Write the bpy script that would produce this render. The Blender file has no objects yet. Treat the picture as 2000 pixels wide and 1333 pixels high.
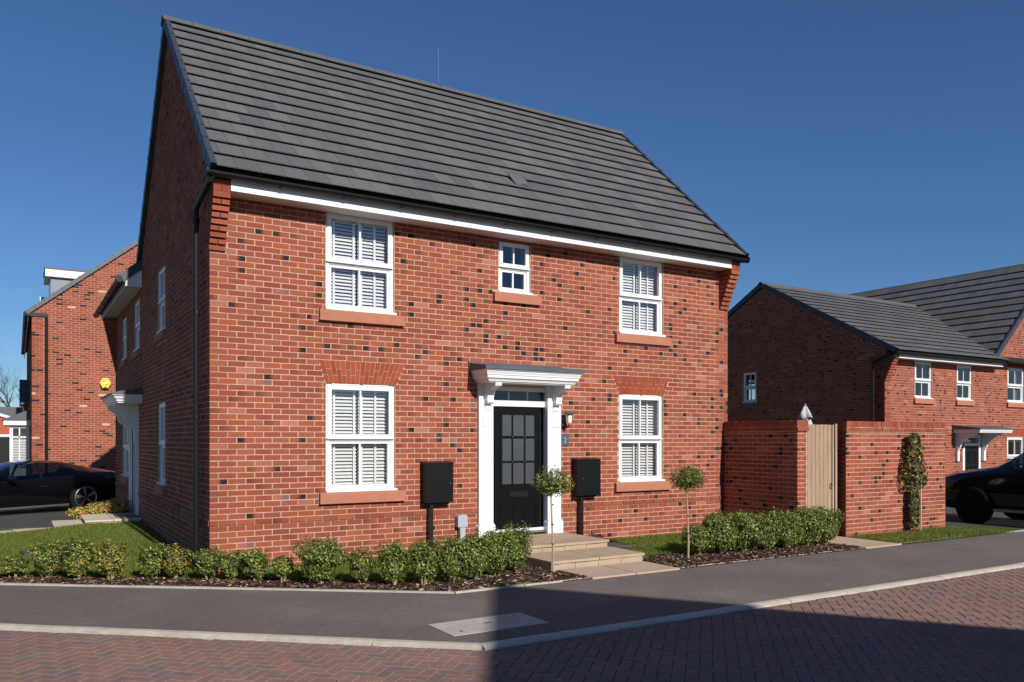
import bpy, math, random
from mathutils import Vector, Matrix
R = math.radians
random.seed(11)
rnd = random.random
uni = random.uniform
scene = bpy.context.scene
COL = scene.collection

# ------------------------------------------------------------------ camera
CAMX, CAMY, CAMZ = -2.07, -10.65, 1.70
YAW = math.asin(.522)
cd = bpy.data.cameras.new('camera'); cam = bpy.data.objects.new('camera', cd); COL.objects.link(cam)
cam.location = (CAMX, CAMY, CAMZ); cam.rotation_euler = (R(90), 0, -YAW)
cd.sensor_width = 36; cd.lens = 1583 / 2000 * 36; cd.shift_y = .09675
cd.clip_start = .1; cd.clip_end = 3000
scene.camera = cam
# ------------------------------------------------------------------ sky, sun, exposure
SUN_EL, SUN_AZ = 30.0, 2.5          # degrees; azimuth measured from the house front normal towards +x
w = bpy.data.worlds.new('World'); scene.world = w; w.use_nodes = True
nt = w.node_tree; nt.nodes.clear()
sky = nt.nodes.new('ShaderNodeTexSky'); sky.sky_type = 'NISHITA'; sky.sun_disc = False
sky.sun_elevation = R(SUN_EL); sky.sun_rotation = R(180 - SUN_AZ)
sky.altitude = 60; sky.air_density = 1.0; sky.dust_density = 0.0; sky.ozone_density = 10.0
bg = nt.nodes.new('ShaderNodeBackground'); bg.inputs[1].default_value = .083
wo = nt.nodes.new('ShaderNodeOutputWorld')
nt.links.new(sky.outputs[0], bg.inputs[0]); nt.links.new(bg.outputs[0], wo.inputs[0])
sunv = Vector((math.sin(R(SUN_AZ)) * math.cos(R(SUN_EL)), -math.cos(R(SUN_AZ)) * math.cos(R(SUN_EL)), math.sin(R(SUN_EL))))
sl = bpy.data.lights.new('sun', 'SUN'); sl.energy = 4.9; sl.angle = R(.53); sl.color = (1, .95, .88)
so = bpy.data.objects.new('sun', sl); COL.objects.link(so); so.location = (0, -30, 30)
so.rotation_euler = (-sunv).to_track_quat('-Z', 'Y').to_euler()
vs = scene.view_settings; vs.view_transform = 'Standard'; vs.look = 'None'; vs.gamma = 1; vs.exposure = 0; vs.use_curve_mapping = False

def project(p):
    dx, dy, dz = p[0] - CAMX, p[1] - CAMY, p[2] - CAMZ
    C, S = math.cos(YAW), math.sin(YAW)
    X = C * dx - S * dy; Z = S * dx + C * dy
    if Z < .3: return None
    return 1000 + 1583 * X / Z, 860 - 1583 * dz / Z, Z

# ------------------------------------------------------------------ materials
MATS = {}
def srgb(r, g, b):
    f = lambda c: (c / 255 / 12.92) if c / 255 <= .04045 else ((c / 255 + .055) / 1.055) ** 2.4
    return (f(r), f(g), f(b))
def mat(name, col=(.5, .5, .5), rough=.6, metal=0, spec=.5, var=0, nscale=4, bump=0, bscale=120, attr=False,
        coat=0, stain=None, stretch=None, transl=0, fine=0, fscale=300, mid=None):
    m = bpy.data.materials.new(name); m.use_nodes = True; MATS[name] = m
    n = m.node_tree.nodes; l = m.node_tree.links; b = n['Principled BSDF']
    b.inputs['Roughness'].default_value = rough; b.inputs['Metallic'].default_value = metal
    b.inputs['Specular IOR Level'].default_value = spec; b.inputs['Coat Weight'].default_value = coat
    geo = n.new('ShaderNodeNewGeometry'); pos = geo.outputs['Position']
    if stretch:
        mp = n.new('ShaderNodeMapping'); mp.inputs['Scale'].default_value = stretch; l.new(pos, mp.inputs[0]); pos = mp.outputs[0]
    if attr:
        a = n.new('ShaderNodeAttribute'); a.attribute_name = 'Col'; cur = a.outputs['Color']
    else:
        c = n.new('ShaderNodeRGB'); c.outputs[0].default_value = (*col, 1); cur = c.outputs[0]
    def mul(cur, scale, amt, detail=5):
        t = n.new('ShaderNodeTexNoise'); t.inputs['Scale'].default_value = scale; t.inputs['Detail'].default_value = detail
        l.new(pos, t.inputs['Vector'])
        r = n.new('ShaderNodeMapRange'); r.inputs[1].default_value = .25; r.inputs[2].default_value = .75
        r.inputs[3].default_value = 1 - amt; r.inputs[4].default_value = 1 + amt; l.new(t.outputs['Fac'], r.inputs[0])
        mx = n.new('ShaderNodeVectorMath'); mx.operation = 'SCALE'; l.new(cur, mx.inputs[0]); l.new(r.outputs[0], mx.inputs['Scale'])
        return mx.outputs[0]
    if var: cur = mul(cur, nscale, var)
    if mid: cur = mul(cur, mid[0], mid[1], 3)
    if fine: cur = mul(cur, fscale, fine, 2)
    if stain:
        sc, colr, lo, hi = stain
        t = n.new('ShaderNodeTexNoise'); t.inputs['Scale'].default_value = sc; t.inputs['Detail'].default_value = 6; t.inputs['Roughness'].default_value = .65
        l.new(pos, t.inputs['Vector'])
        r = n.new('ShaderNodeMapRange'); r.inputs[1].default_value = lo; r.inputs[2].default_value = hi; l.new(t.outputs['Fac'], r.inputs[0])
        mx = n.new('ShaderNodeMix'); mx.data_type = 'RGBA'; l.new(r.outputs[0], mx.inputs[0]); l.new(cur, mx.inputs[6]); mx.inputs[7].default_value = (*colr, 1)
        cur = mx.outputs[2]
    l.new(cur, b.inputs['Base Color'])
    if bump:
        t = n.new('ShaderNodeTexNoise'); t.inputs['Scale'].default_value = bscale; t.inputs['Detail'].default_value = 4; l.new(pos, t.inputs['Vector'])
        bp = n.new('ShaderNodeBump'); bp.inputs['Strength'].default_value = bump; bp.inputs['Distance'].default_value = .01
        l.new(t.outputs['Fac'], bp.inputs['Height']); l.new(bp.outputs[0], b.inputs['Normal'])
    if transl:
        tr = n.new('ShaderNodeBsdfTranslucent'); l.new(cur, tr.inputs['Color'])
        ms = n.new('ShaderNodeMixShader'); ms.inputs[0].default_value = transl
        l.new(b.outputs[0], ms.inputs[1]); l.new(tr.outputs[0], ms.inputs[2]); l.new(ms.outputs[0], n['Material Output'].inputs[0])
    return m
def glassmat(name, ior=1.9, tint=(1, 1, 1), rough=0.0):
    m = bpy.data.materials.new(name); m.use_nodes = True; MATS[name] = m
    n = m.node_tree.nodes; l = m.node_tree.links; n.clear()
    o = n.new('ShaderNodeOutputMaterial'); lw = n.new('ShaderNodeLayerWeight'); lw.inputs[0].default_value = .5
    pw = n.new('ShaderNodeMath'); pw.operation = 'POWER'; pw.inputs[1].default_value = 4.0; l.new(lw.outputs['Facing'], pw.inputs[0])
    f = n.new('ShaderNodeMath'); f.operation = 'MULTIPLY_ADD'; f.inputs[1].default_value = .85; f.inputs[2].default_value = ior; l.new(pw.outputs[0], f.inputs[0])
    t = n.new('ShaderNodeBsdfTransparent'); t.inputs[0].default_value = (*tint, 1)
    g = n.new('ShaderNodeBsdfGlossy'); g.inputs['Roughness'].default_value = rough
    x = n.new('ShaderNodeMixShader'); l.new(f.outputs[0], x.inputs[0]); l.new(t.outputs[0], x.inputs[1]); l.new(g.outputs[0], x.inputs[2])
    l.new(x.outputs[0], o.inputs[0]); return m
mat('brick', attr=True, rough=.88, spec=.25, var=.13, nscale=1.3, fine=.26, fscale=110, bump=.5, bscale=190, stain=(1.9, (.34, .2, .155), .56, 1.15))
mat('mortar', srgb(198, 166, 141), mid=(14, .14), rough=.95, spec=.1, var=.16, nscale=6, fine=.12, fscale=200, bump=.3, bscale=300)
mat('mortar_far', srgb(190, 150, 128), rough=.95, spec=.1, var=.12, nscale=6)
mat('tile', attr=True, rough=.8, spec=.2, var=.06, nscale=1.2, fine=.16, fscale=45, bump=.15, bscale=300, stain=(2.6, (.10, .098, .075), .58, 1.0))
mat('deck', (.012, .011, .01), rough=.9)
mat('verge', srgb(60, 64, 72), rough=.45, var=.1)
mat('white', (.80, .80, .79), rough=.35, spec=.4, var=.03, nscale=3)
mat('white_far', (.76, .76, .75), rough=.45)
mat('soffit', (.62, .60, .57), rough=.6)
mat('slat', (.76, .76, .75), rough=.4)
mat('black', (.012, .012, .013), rough=.32, spec=.5, var=.2)
mat('black_plastic', (.009, .009, .010), rough=.45, spec=.3, var=.15, nscale=20)
mat('door_black', (.0045, .0045, .005), rough=.34, spec=.22, bump=.12, bscale=60, stretch=(6, 6, .6))
mat('box_black', (.005, .005, .0055), rough=.42, spec=.28, bump=.05, bscale=40)
mat('lead', srgb(82, 86, 92), rough=.5, var=.14, nscale=7)
mat('stone', srgb(178, 116, 93), rough=.85, spec=.25, var=.08, nscale=7, fine=.08, fscale=220, bump=.2, bscale=260)
mat('asphalt', srgb(116, 107, 100), mid=(16, .17), rough=.9, spec=.18, var=.13, nscale=.8, fine=.34, fscale=120, bump=.6, bscale=220, stain=(.7, (.27, .235, .195), .50, .95))
mat('drive', srgb(80, 78, 78), rough=.85, spec=.25, var=.1, nscale=1.5, fine=.2, fscale=150, bump=.4, bscale=200)
mat('paver', attr=True, mid=(22, .12), rough=.9, spec=.15, var=.13, nscale=.9, fine=.2, fscale=140, bump=.4, bscale=220)
mat('joint', srgb(100, 84, 73), rough=.95, var=.25, nscale=5)
mat('road_far', srgb(125, 88, 78), rough=.9, var=.2, nscale=3)
mat('concrete', srgb(184, 176, 164), mid=(18, .12), rough=.9, spec=.2, var=.1, nscale=3, fine=.12, fscale=120, bump=.3, bscale=200, stain=(3, (.22, .19, .15), .62, .9))
mat('kerb', srgb(190, 180, 164), mid=(14, .12), rough=.9, spec=.2, var=.12, nscale=2.5, fine=.14, fscale=130, bump=.35, bscale=200, stain=(2.2, (.2, .16, .12), .6, .9))
mat('flag', srgb(178, 156, 132), rough=.85, spec=.2, var=.12, nscale=2.5, fine=.1, fscale=100, bump=.3, bscale=150, stain=(1.6, (.3, .22, .16), .55, .85))
mat('flag_pale', srgb(206, 192, 170), rough=.85, spec=.2, var=.1, nscale=2.5, bump=.2, bscale=150)
mat('flag_pink', srgb(184, 160, 140), rough=.85, spec=.2, var=.08, nscale=2.5, fine=.1, fscale=120)
mat('soil', srgb(70, 52, 42), rough=1, spec=.05, var=.4, nscale=16, fine=.3, fscale=90, bump=1, bscale=60)
mat('chip', attr=True, rough=.9, spec=.15, fine=.2, fscale=150)
mat('turf', srgb(78, 92, 36), rough=1, spec=.05, var=.25, nscale=2.5, fine=.3, fscale=110, stain=(3, (.11, .105, .035), .55, .85))
mat('grass', attr=True, rough=.75, spec=.15, transl=.3)
mat('leaf', attr=True, rough=.45, spec=.4, transl=.22)
mat('bark', srgb(168, 148, 120), rough=.9, var=.2, nscale=20)
mat('twig', srgb(92, 78, 66), rough=.9, var=.2)
mat('stake', srgb(200, 180, 140), rough=.8, var=.1)
mat('ground', srgb(96, 104, 62), rough=1, spec=.05, var=.2, nscale=.3)
mat('timber', srgb(164, 140, 116), rough=.85, spec=.15, var=.2, nscale=3, stretch=(9, 9, .7), bump=.4, bscale=25, stain=(3.2, (.22, .15, .095), .56, .78))
mat('metal', (.55, .55, .56), rough=.3, metal=1)
mat('chrome', (.7, .7, .7), rough=.15, metal=1)
mat('grey_plastic', srgb(170, 174, 178), rough=.5)
mat('parasol', srgb(190, 190, 188), rough=.8, var=.05)
mat('yellow', srgb(240, 200, 40), rough=.45)
mat('slate', srgb(70, 84, 96), rough=.5, var=.2, nscale=30)
mat('car_paint', (.003, .003, .005), rough=.08, spec=.35, coat=.5)
mat('rubber', (.008, .008, .008), rough=.85, spec=.2)
mat('car_trim', (.004, .004, .004), rough=.6, spec=.2)
mat('alloy', (.5, .5, .5), rough=.28, metal=.9)
mat('lamp_red', (.25, .01, .01), rough=.2, coat=1)
mat('cladding', srgb(128, 134, 142), rough=.55, var=.06)
mat('lantern', srgb(236, 228, 206), rough=.35)
mat('doormat', srgb(140, 100, 70), rough=1, var=.2, nscale=40)
mat('cover', srgb(74, 74, 80), rough=.6, var=.2, nscale=12)
mat('curtain', (.25, .25, .26), rough=.9)
glassmat('glass', .14)
glassmat('glass_shaded', .04)
glassmat('car_glass', .08, (.25, .27, .28))
mat('frosted', srgb(72, 75, 78), rough=.18, spec=.7, var=.1, nscale=4)

# ------------------------------------------------------------------ mesh builder
class MB:
    def __init__(s): s.v = []; s.f = []; s.c = []; s.cc = False
    def face(s, pts, col=None):
        i = len(s.v); s.v.extend(pts); s.f.append(tuple(range(i, i + len(pts)))); s.c.append(col)
        return s
    def faces(s, vs, fs, col=None):
        i = len(s.v); s.v.extend(vs)
        for f in fs: s.f.append(tuple(k + i for k in f)); s.c.append(col)
        return s
    def box(s, x0, y0, z0, x1, y1, z1, col=None):
        if x1 < x0: x0, x1 = x1, x0
        if y1 < y0: y0, y1 = y1, y0
        if z1 < z0: z0, z1 = z1, z0
        return s.faces([(x0, y0, z0), (x1, y0, z0), (x1, y1, z0), (x0, y1, z0), (x0, y0, z1), (x1, y0, z1), (x1, y1, z1), (x0, y1, z1)],
                [(0, 1, 5, 4), (1, 2, 6, 5), (2, 3, 7, 6), (3, 0, 4, 7), (4, 5, 6, 7), (3, 2, 1, 0)], col)
    def ring(s, x0, z0, x1, z1, wd, y0, y1):
        s.box(x0, y0, z0, x0 + wd, y1, z1); s.box(x1 - wd, y0, z0, x1, y1, z1)
        s.box(x0 + wd, y0, z0, x1 - wd, y1, z0 + wd); s.box(x0 + wd, y0, z1 - wd, x1 - wd, y1, z1)
        return s
    def prism(s, poly, t0, t1, axis='x', col=None):
        n = len(poly)
        P = {'x': lambda a, b, t: (t, a, b), 'y': lambda a, b, t: (a, t, b), 'z': lambda a, b, t: (a, b, t)}[axis]
        vs = [P(a, b, t0) for a, b in poly] + [P(a, b, t1) for a, b in poly]
        fs = [tuple(range(n))[::-1], tuple(range(n, 2 * n))] + [(i, (i + 1) % n, n + (i + 1) % n, n + i) for i in range(n)]
        return s.faces(vs, fs, col)
    def tube(s, path, r, n=8, cap=True, col=None):
        path = [Vector(p) for p in path]; rs = r if isinstance(r, (list, tuple)) else [r] * len(path)
        base = len(s.v); up = Vector((0, 0, 1))
        for i, p in enumerate(path):
            d = (path[min(i + 1, len(path) - 1)] - path[max(i - 1, 0)])
            d = d.normalized() if d.length > 1e-9 else up
            a = d.cross(up if abs(d.z) < .95 else Vector((1, 0, 0))).normalized(); b = d.cross(a)
            for k in range(n):
                t = 2 * math.pi * k / n; q = p + (a * math.cos(t) + b * math.sin(t)) * rs[i]; s.v.append(tuple(q))
        for i in range(len(path) - 1):
            for k in range(n):
                s.f.append((base + i * n + k, base + i * n + (k + 1) % n, base + (i + 1) * n + (k + 1) % n, base + (i + 1) * n + k)); s.c.append(col)
        if cap:
            s.f.append(tuple(base + k for k in range(n))[::-1]); s.c.append(col)
            e = base + (len(path) - 1) * n; s.f.append(tuple(e + k for k in range(n))); s.c.append(col)
        return s
    def lathe(s, prof, n=24, c=(0, 0, 0), axis='z'):
        base = len(s.v); m = len(prof)
        for r, z in prof:
            for k in range(n):
                t = 2 * math.pi * k / n; a, b = r * math.cos(t), r * math.sin(t)
                s.v.append((c[0] + a, c[1] + b, c[2] + z) if axis == 'z' else (c[0] + a, c[1] + z, c[2] + b))
        for i in range(m - 1):
            for k in range(n):
                s.f.append((base + i * n + k, base + i * n + (k + 1) % n, base + (i + 1) * n + (k + 1) % n, base + (i + 1) * n + k)); s.c.append(None)
        return s
    def mesh(s, name, smooth=False):
        me = bpy.data.meshes.new(name); me.from_pydata(s.v, [], s.f)
        if any(c is not None for c in s.c):
            at = me.color_attributes.new('Col', 'FLOAT_COLOR', 'CORNER'); buf = []
            for f, c in zip(s.f, s.c):
                if c is None: c = (.5, .5, .5)
                if isinstance(c[0], (tuple, list)):
                    for q in c: buf.extend((q[0], q[1], q[2], 1))
                else: buf.extend((c[0], c[1], c[2], 1) * len(f))
            at.data.foreach_set('color', buf)
        if smooth: me.polygons.foreach_set('use_smooth', [True] * len(me.polygons))
        me.update(); return me

def ob(name, data, m=None, parent=None, loc=None, rot=None, label=None, cat=None, group=None, kind=None, smooth=False):
    if isinstance(data, MB): data = data.mesh(name, smooth)
    o = bpy.data.objects.new(name, data); COL.objects.link(o)
    if m and data is not None and len(data.materials) == 0: data.materials.append(MATS[m])
    if parent: o.parent = parent
    if loc: o.location = loc
    if rot: o.rotation_euler = rot
    if label: o['label'] = label
    if cat: o['category'] = cat
    if group: o['group'] = group
    if kind: o['kind'] = kind
    return o
def thing(name, label, cat, loc=(0, 0, 0), rz=0, group=None):
    return ob(name, None, loc=loc, rot=(0, 0, rz), label=label, cat=cat, group=group)
def wmat(o):
    m = Matrix.LocRotScale(o.location, o.rotation_euler, o.scale)
    return (wmat(o.parent) @ m) if o.parent else m
def area_of(M, x0, y0, x1, y1, plane='xz'):
    pts = []
    for a, b in ((x0, y0), (x1, y0), (x1, y1), (x0, y1)):
        p = project(M @ Vector((a, 0, b) if plane == 'xz' else (a, b, .05)))
        if p is None: return 0
        pts.append(p)
    cx = sum(p[0] for p in pts) / 4; cy = sum(p[1] for p in pts) / 4
    if not (-5 < cx < 2005 and -5 < cy < 1338): return 0
    return abs(sum(pts[i][0] * pts[(i + 1) % 4][1] - pts[(i + 1) % 4][0] * pts[i][1] for i in range(4))) / 2

# ------------------------------------------------------------------ ground and paving
def sheet(name, poly, z, m, thick=None, **k):
    b = MB()
    if thick: b.prism(poly, z - thick, z, 'z')
    else: b.face([(x, y, z) for x, y in poly])
    return ob(name, b, m, kind='structure', **k)
sheet('ground', [(-900, -900), (900, -900), (900, 900), (-900, 900)], -.34, 'ground')
K0 = (1.2, -4.88); KD = Vector((-3.4, 2.93)).normalized(); KL = (K0[0] + KD.x * 14, K0[1] + KD.y * 14); KR = (40, -4.96)
E0 = (2.08, -2.68); ED = Vector((-4.31, 3.27)).normalized(); EL = (E0[0] + ED.x * 14, E0[1] + ED.y * 14); ER = (40, -2.80)
ROADZ = -.022
KI = .09
sheet('footway', [EL, (KL[0] + KD.y * KI, KL[1] - KD.x * KI), (K0[0] + .04, K0[1] + KI), (KR[0], KR[1] + KI), ER, E0], 0, 'asphalt', thick=.3)
sheet('driveway', [(-14, 8.6), (-.15, 8.6), (-.15, 11.4), (2.5, 11.4), (2.5, 19.4), (-14, 19.4)], -.2, 'drive', thick=.1)
sheet('driveway', [(14.2, -2.8), (40, -2.8), (40, 3.4), (14.2, 3.4)], -.2, 'drive', thick=.1)
road = sheet('road', [KL, (-14, -6), (-30, -30), (60, -30), (60, -4.96), KR, K0], ROADZ - .012, 'joint', thick=.2)
# kerb stones: chamfered units along both legs
def strip_units(name, A, B, unit, wd, z0, z1, m, parent, side, gap=.006, cham=.0):
    A = Vector(A); B = Vector(B); d = (B - A); n = max(1, round(d.length / unit)); L = d.length / n; a = math.atan2(d.y, d.x)
    b = MB()
    if cham:
        pr = [(0, z0), (wd, z0), (wd, z1), (cham, z1), (0, z1 - cham * .35)] if side > 0 else [(0, z0), (0, z1), (-wd + cham, z1), (-wd, z1 - cham * .35), (-wd, z0)]
    else: pr = [(0, z0), (side * wd, z0), (side * wd, z1), (0, z1)]
    b.prism(pr, gap / 2, L - gap / 2, 'x'); me = b.mesh(name); me.materials.append(MATS[m])
    for i in range(n):
        p = A + d * (i / n)
        ob(name, me, parent=parent, loc=(p.x + uni(-.003, .003), p.y + uni(-.003, .003), uni(-.003, .003)), rot=(0, 0, a + uni(-.003, .003)))
kerb = thing('kerb', None, None); kerb['kind'] = 'structure'
strip_units('kerb_stone', (K0[0] - .0, K0[1]), (30, -4.95), .915, .11, -.2, .010, 'kerb', kerb, 1, cham=.045)
strip_units('kerb_stone', K0, KL, .915, .125, -.2, .012, 'kerb', kerb, -1, cham=-.05) if False else None
# second leg runs from the far left to the corner so that the road stays on its right hand
strip_units('kerb_stone', KL, (K0[0] + KD.x * .03, K0[1] + KD.y * .03), .915, .11, -.2, .010, 'kerb', kerb, 1, cham=.045)
edg = thing('path_edging', None, None); edg['kind'] = 'structure'
strip_units('edging_stone', E0, (30, -2.79), .915, .05, -.2, .018, 'concrete', edg, 1)
strip_units('edging_stone', EL, (E0[0] + ED.x * .02, E0[1] + ED.y * .02), .915, .05, -.2, .018, 'concrete', edg, 1)
# block paving: 45 degree herringbone
PAVC = [srgb(*c) for c in [(143, 113, 102), (140, 111, 101), (146, 114, 102), (138, 110, 101), (133, 111, 102), (127, 112, 105), (135, 113, 104), (145, 114, 101), (138, 114, 104), (124, 111, 104), (149, 113, 101), (142, 112, 100)]]
def paver_mesh(col, ang):
    b = MB(); L, W, e, h = .2 - .004, .1 - .004, .005, .05
    o = [(-L / 2, -W / 2), (L / 2, -W / 2), (L / 2, W / 2), (-L / 2, W / 2)]; i = [(x * (1 - 2 * e / L), y * (1 - 2 * e / W)) for x, y in o]
    ca, sa = math.cos(ang), math.sin(ang)
    def rr(p, z): return (p[0] * ca - p[1] * sa, p[0] * sa + p[1] * ca, z)
    vs = [rr(p, -h) for p in o] + [rr(p, -e) for p in o] + [rr(p, 0) for p in i]
    fs = [(8, 9, 10, 11)] + [(4 + k, 4 + (k + 1) % 4, 8 + (k + 1) % 4, 8 + k) for k in range(4)] + [(k, (k + 1) % 4, 4 + (k + 1) % 4, 4 + k) for k in range(4)]
    return b.faces(vs, fs, col)
def road_side(x, y):
    if x > K0[0] and y > -4.90 + .07: return False
    dx, dy = x - K0[0], y - K0[1]
    if dx * (-KD.y) + dy * KD.x < -.07 and x <= K0[0] + .1: return False
    return True
pavs = []
ca, sa = math.cos(R(45)), math.sin(R(45))
for i in range(-260, 260):
    for j in range(-260, 260):
        # herringbone on a 0.1 grid: cell (i,j); a block starts where (i-j)%4 is 0 (horizontal) or 2 (vertical, one up)
        k = (i - j) % 4
        if k == 0: cx, cy, a = (i + 1) * .1, (j + .5) * .1, 0
        elif k == 3: cx, cy, a = (i + .5) * .1, (j + 1) * .1, 1
        else: continue
        x = cx * ca - cy * sa + .5; y = cx * sa + cy * ca - 8
        if -7 < x < 17 and -11.6 < y < 2 and road_side(x, y): pavs.append((x, y, a))
cand = []
for q, (x, y, a) in enumerate(pavs):
    p = project((x, y, ROADZ))
    ar = 0 if p is None or not (0 < p[0] < 2000 and p[1] < 1335) else 1 / p[2] ** 3
    cand.append((ar, q))
cand.sort(reverse=True)
top = set(q for ar, q in cand[:300] if ar > 0)
pm = {}
rest = MB(); PT = [[paver_mesh(c, R(45) + a * R(90)) for a in (0, 1)] for c in PAVC]
for q, (x, y, a) in enumerate(pavs):
    ci = min(len(PAVC) - 1, int(abs(random.gauss(0, .36)) * len(PAVC))) if rnd() < .7 else random.randrange(len(PAVC))
    z = ROADZ + uni(-.002, .002)
    if q in top:
        if (ci, a) not in pm:
            me = PT[ci][a].mesh('paving_block'); me.materials.append(MATS['paver']); pm[ci, a] = me
        ob('paving_block', pm[ci, a], parent=road, loc=(x, y, z), rot=(uni(-.01, .01), uni(-.01, .01), uni(-.012, .012)))
    else:
        T = PT[ci][a]; tx, ty = uni(-.012, .012), uni(-.012, .012)
        rest.faces([(vx + x, vy + y, vz + z + vx * tx + vy * ty) for vx, vy, vz in T.v], T.f, PAVC[ci])
ob('paving_blocks', rest, 'paver', parent=road, kind='stuff')
# concrete access cover in the footway
t = thing('access_cover', 'pale concrete access cover let into the grey footway', 'access cover', (0, 0, 0))
b = MB(); b.box(1.16, -4.40, -.05, 2.155, -3.89, .005); ob('cover_slab', b, 'concrete', t)
b = MB(); b.box(1.62, -4.13, .0, 1.70, -4.10, .0062); ob('lifting_slot', b, 'black', t)
for lx, ly in ((1.3, -4.28), (2.03, -3.98)):
    b = MB(); b.lathe([(.018, 0), (.018, .0064), (.0001, .0064)], 10, (lx, ly, 0)); ob('lifting_eye', b, 'black', t)

# ------------------------------------------------------------------ brickwork
BC = [srgb(*c) for c in [(151, 79, 57), (145, 75, 55), (157, 86, 60), (145, 75, 57), (150, 79, 59), (157, 84, 59), (141, 72, 56), (149, 82, 63), (138, 70, 55), (154, 85, 64)]]
BDARK = [srgb(48, 37, 36), srgb(62, 45, 41), srgb(42, 36, 38)]
BPALE = [srgb(166, 102, 84), srgb(162, 96, 78), srgb(170, 110, 93)]
BGREY = srgb(122, 98, 90)
def brick_style(style, x=0, z=0):
    """-> (kind, colour index) ; kinds: p plain, l/r dark end, s pale smear, d dark, w cream"""
    r = rnd()
    if style == 'main':
        cl = .5 + .5 * math.sin(x * 1.9 + 1.3 * math.sin(z * 1.7)) * math.sin(z * 2.3 + .9 * math.sin(x * 1.1) + .6)
        up = min(1, max(0, (z - 1.6) / 1.6)) * min(1, max(.25, x / 3.0))
        pd = .03 + .10 * cl * (.35 + .65 * up) + .05 * up; ps = .02 + .07 * (1 - cl) * min(1, max(.2, (x - 1) / 4))
        if r < pd: return (random.choice('lr'), random.randrange(8), random.randrange(3))
        if r < pd + ps: return ('s', random.randrange(3), 0)
        if r < pd + ps + .006: return ('g', random.randrange(3), 0)
        if r < pd + ps + .065: return ('h', random.randrange(8), random.randrange(3))
        return ('p', random.randrange(10), 0)
    if style == 'far_left':
        if r < .06: return ('d', random.randrange(3), 0)
        if r < .072: return ('w', 0, 0)
        return ('p', random.randrange(10), 0)
    if style == 'far_right':
        if r < .16: return (random.choice('lr'), random.randrange(8), random.randrange(3))
        if r < .2: return ('s', random.randrange(3), 0)
        return ('p', random.randrange(10), 0)
    return ('p', random.randrange(10), 0)
def brick_geo(L, H, st, dep=.022):
    k, a, d = st; b = MB(); mid = None
    if k == 'p': c = BC[a]
    elif k == 's': c = BPALE[a]
    elif k == 'd': c = BDARK[a]
    elif k == 'w': c = srgb(206, 170, 140)
    elif k == 'g': c = BPALE[a]
    else: c = BC[a]
    e = .002
    if k in 'lrhg' and L > .08:
        dk = BDARK[d] if k != 'g' else BGREY
        if k in 'lh': xs = [0, .32 * L, .52 * L, L]; cs = [dk, dk, c, c]
        else: xs = [0, .48 * L, .68 * L, L]; cs = [c, c, dk, dk]
        if k == 'h': xs = [0, .25 * L, .7 * L, L]; m = tuple((p + q * 1.2) / 2.2 for p, q in zip(dk, c)); cs = [m, m, c, c]
        for i in range(3):
            b.face([(xs[i] + (e if i == 0 else 0), 0, e), (xs[i + 1] - (e if i == 2 else 0), 0, e), (xs[i + 1] - (e if i == 2 else 0), 0, H - e), (xs[i] + (e if i == 0 else 0), 0, H - e)],
                   [cs[i], cs[i + 1], cs[i + 1], cs[i]])
        cl, cr = cs[0], cs[3]
    else:
        b.face([(e, 0, e), (L - e, 0, e), (L - e, 0, H - e), (e, 0, H - e)], c); cl = cr = c
    b.face([(0, dep, 0), (e, 0, e), (e, 0, H - e), (0, dep, H)], cl)
    b.face([(L - e, 0, e), (L, dep, 0), (L, dep, H), (L - e, 0, H - e)], cr)
    b.face([(e, 0, H - e), (L - e, 0, H - e), (L, dep, H), (0, dep, H)], c)
    b.face([(0, dep, 0), (L, dep, 0), (L - e, 0, e), (e, 0, e)], c)
    return b
BCACHE = {}
def brick_mesh(L, H, st, dep=.022):
    key = (round(L, 3), round(H, 3), st, dep)
    if key not in BCACHE:
        me = brick_geo(L, H, st, dep).mesh('brick'); me.materials.append(MATS['brick']); BCACHE[key] = me
    return BCACHE[key]
def wall_core(L, z0, z1, openings, thick=.28, off=.0045, top=None):
    """mortar body of a wall, outer brick plane at y=0, with rectangular openings and real reveals; top = gable apex polygon points"""
    b = MB(); ops = [(max(0, a), max(z0, c), min(L, d), min(z1, e)) for a, c, d, e in openings]
    xs = sorted(set([off, L - off] + [q for o in ops for q in (o[0], o[2])])); zs = sorted(set([z0, z1] + [q for o in ops for q in (o[1], o[3])]))
    def inside(x, z): return any(o[0] < x < o[2] and o[1] < z < o[3] for o in ops)
    for i in range(len(xs) - 1):
        for j in range(len(zs) - 1):
            if inside((xs[i] + xs[i + 1]) / 2, (zs[j] + zs[j + 1]) / 2): continue
            for y in (off, thick): b.face([(xs[i], y, zs[j]), (xs[i + 1], y, zs[j]), (xs[i + 1], y, zs[j + 1]), (xs[i], y, zs[j + 1])])
    for o in ops:
        for x in (o[0], o[2]): b.face([(x, off, o[1]), (x, thick, o[1]), (x, thick, o[3]), (x, off, o[3])])
        for z in (o[1], o[3]): b.face([(o[0], off, z), (o[2], off, z), (o[2], thick, z), (o[0], thick, z)])
    for x in (off, L - off): b.face([(x, off, z0), (x, thick, z0), (x, thick, z1), (x, off, z1)])
    if top: b.prism(top, off, thick, 'y')
    else: b.face([(off, off, z1), (L - off, off, z1), (L - off, thick, z1), (off, thick, z1)])
    return b
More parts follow.
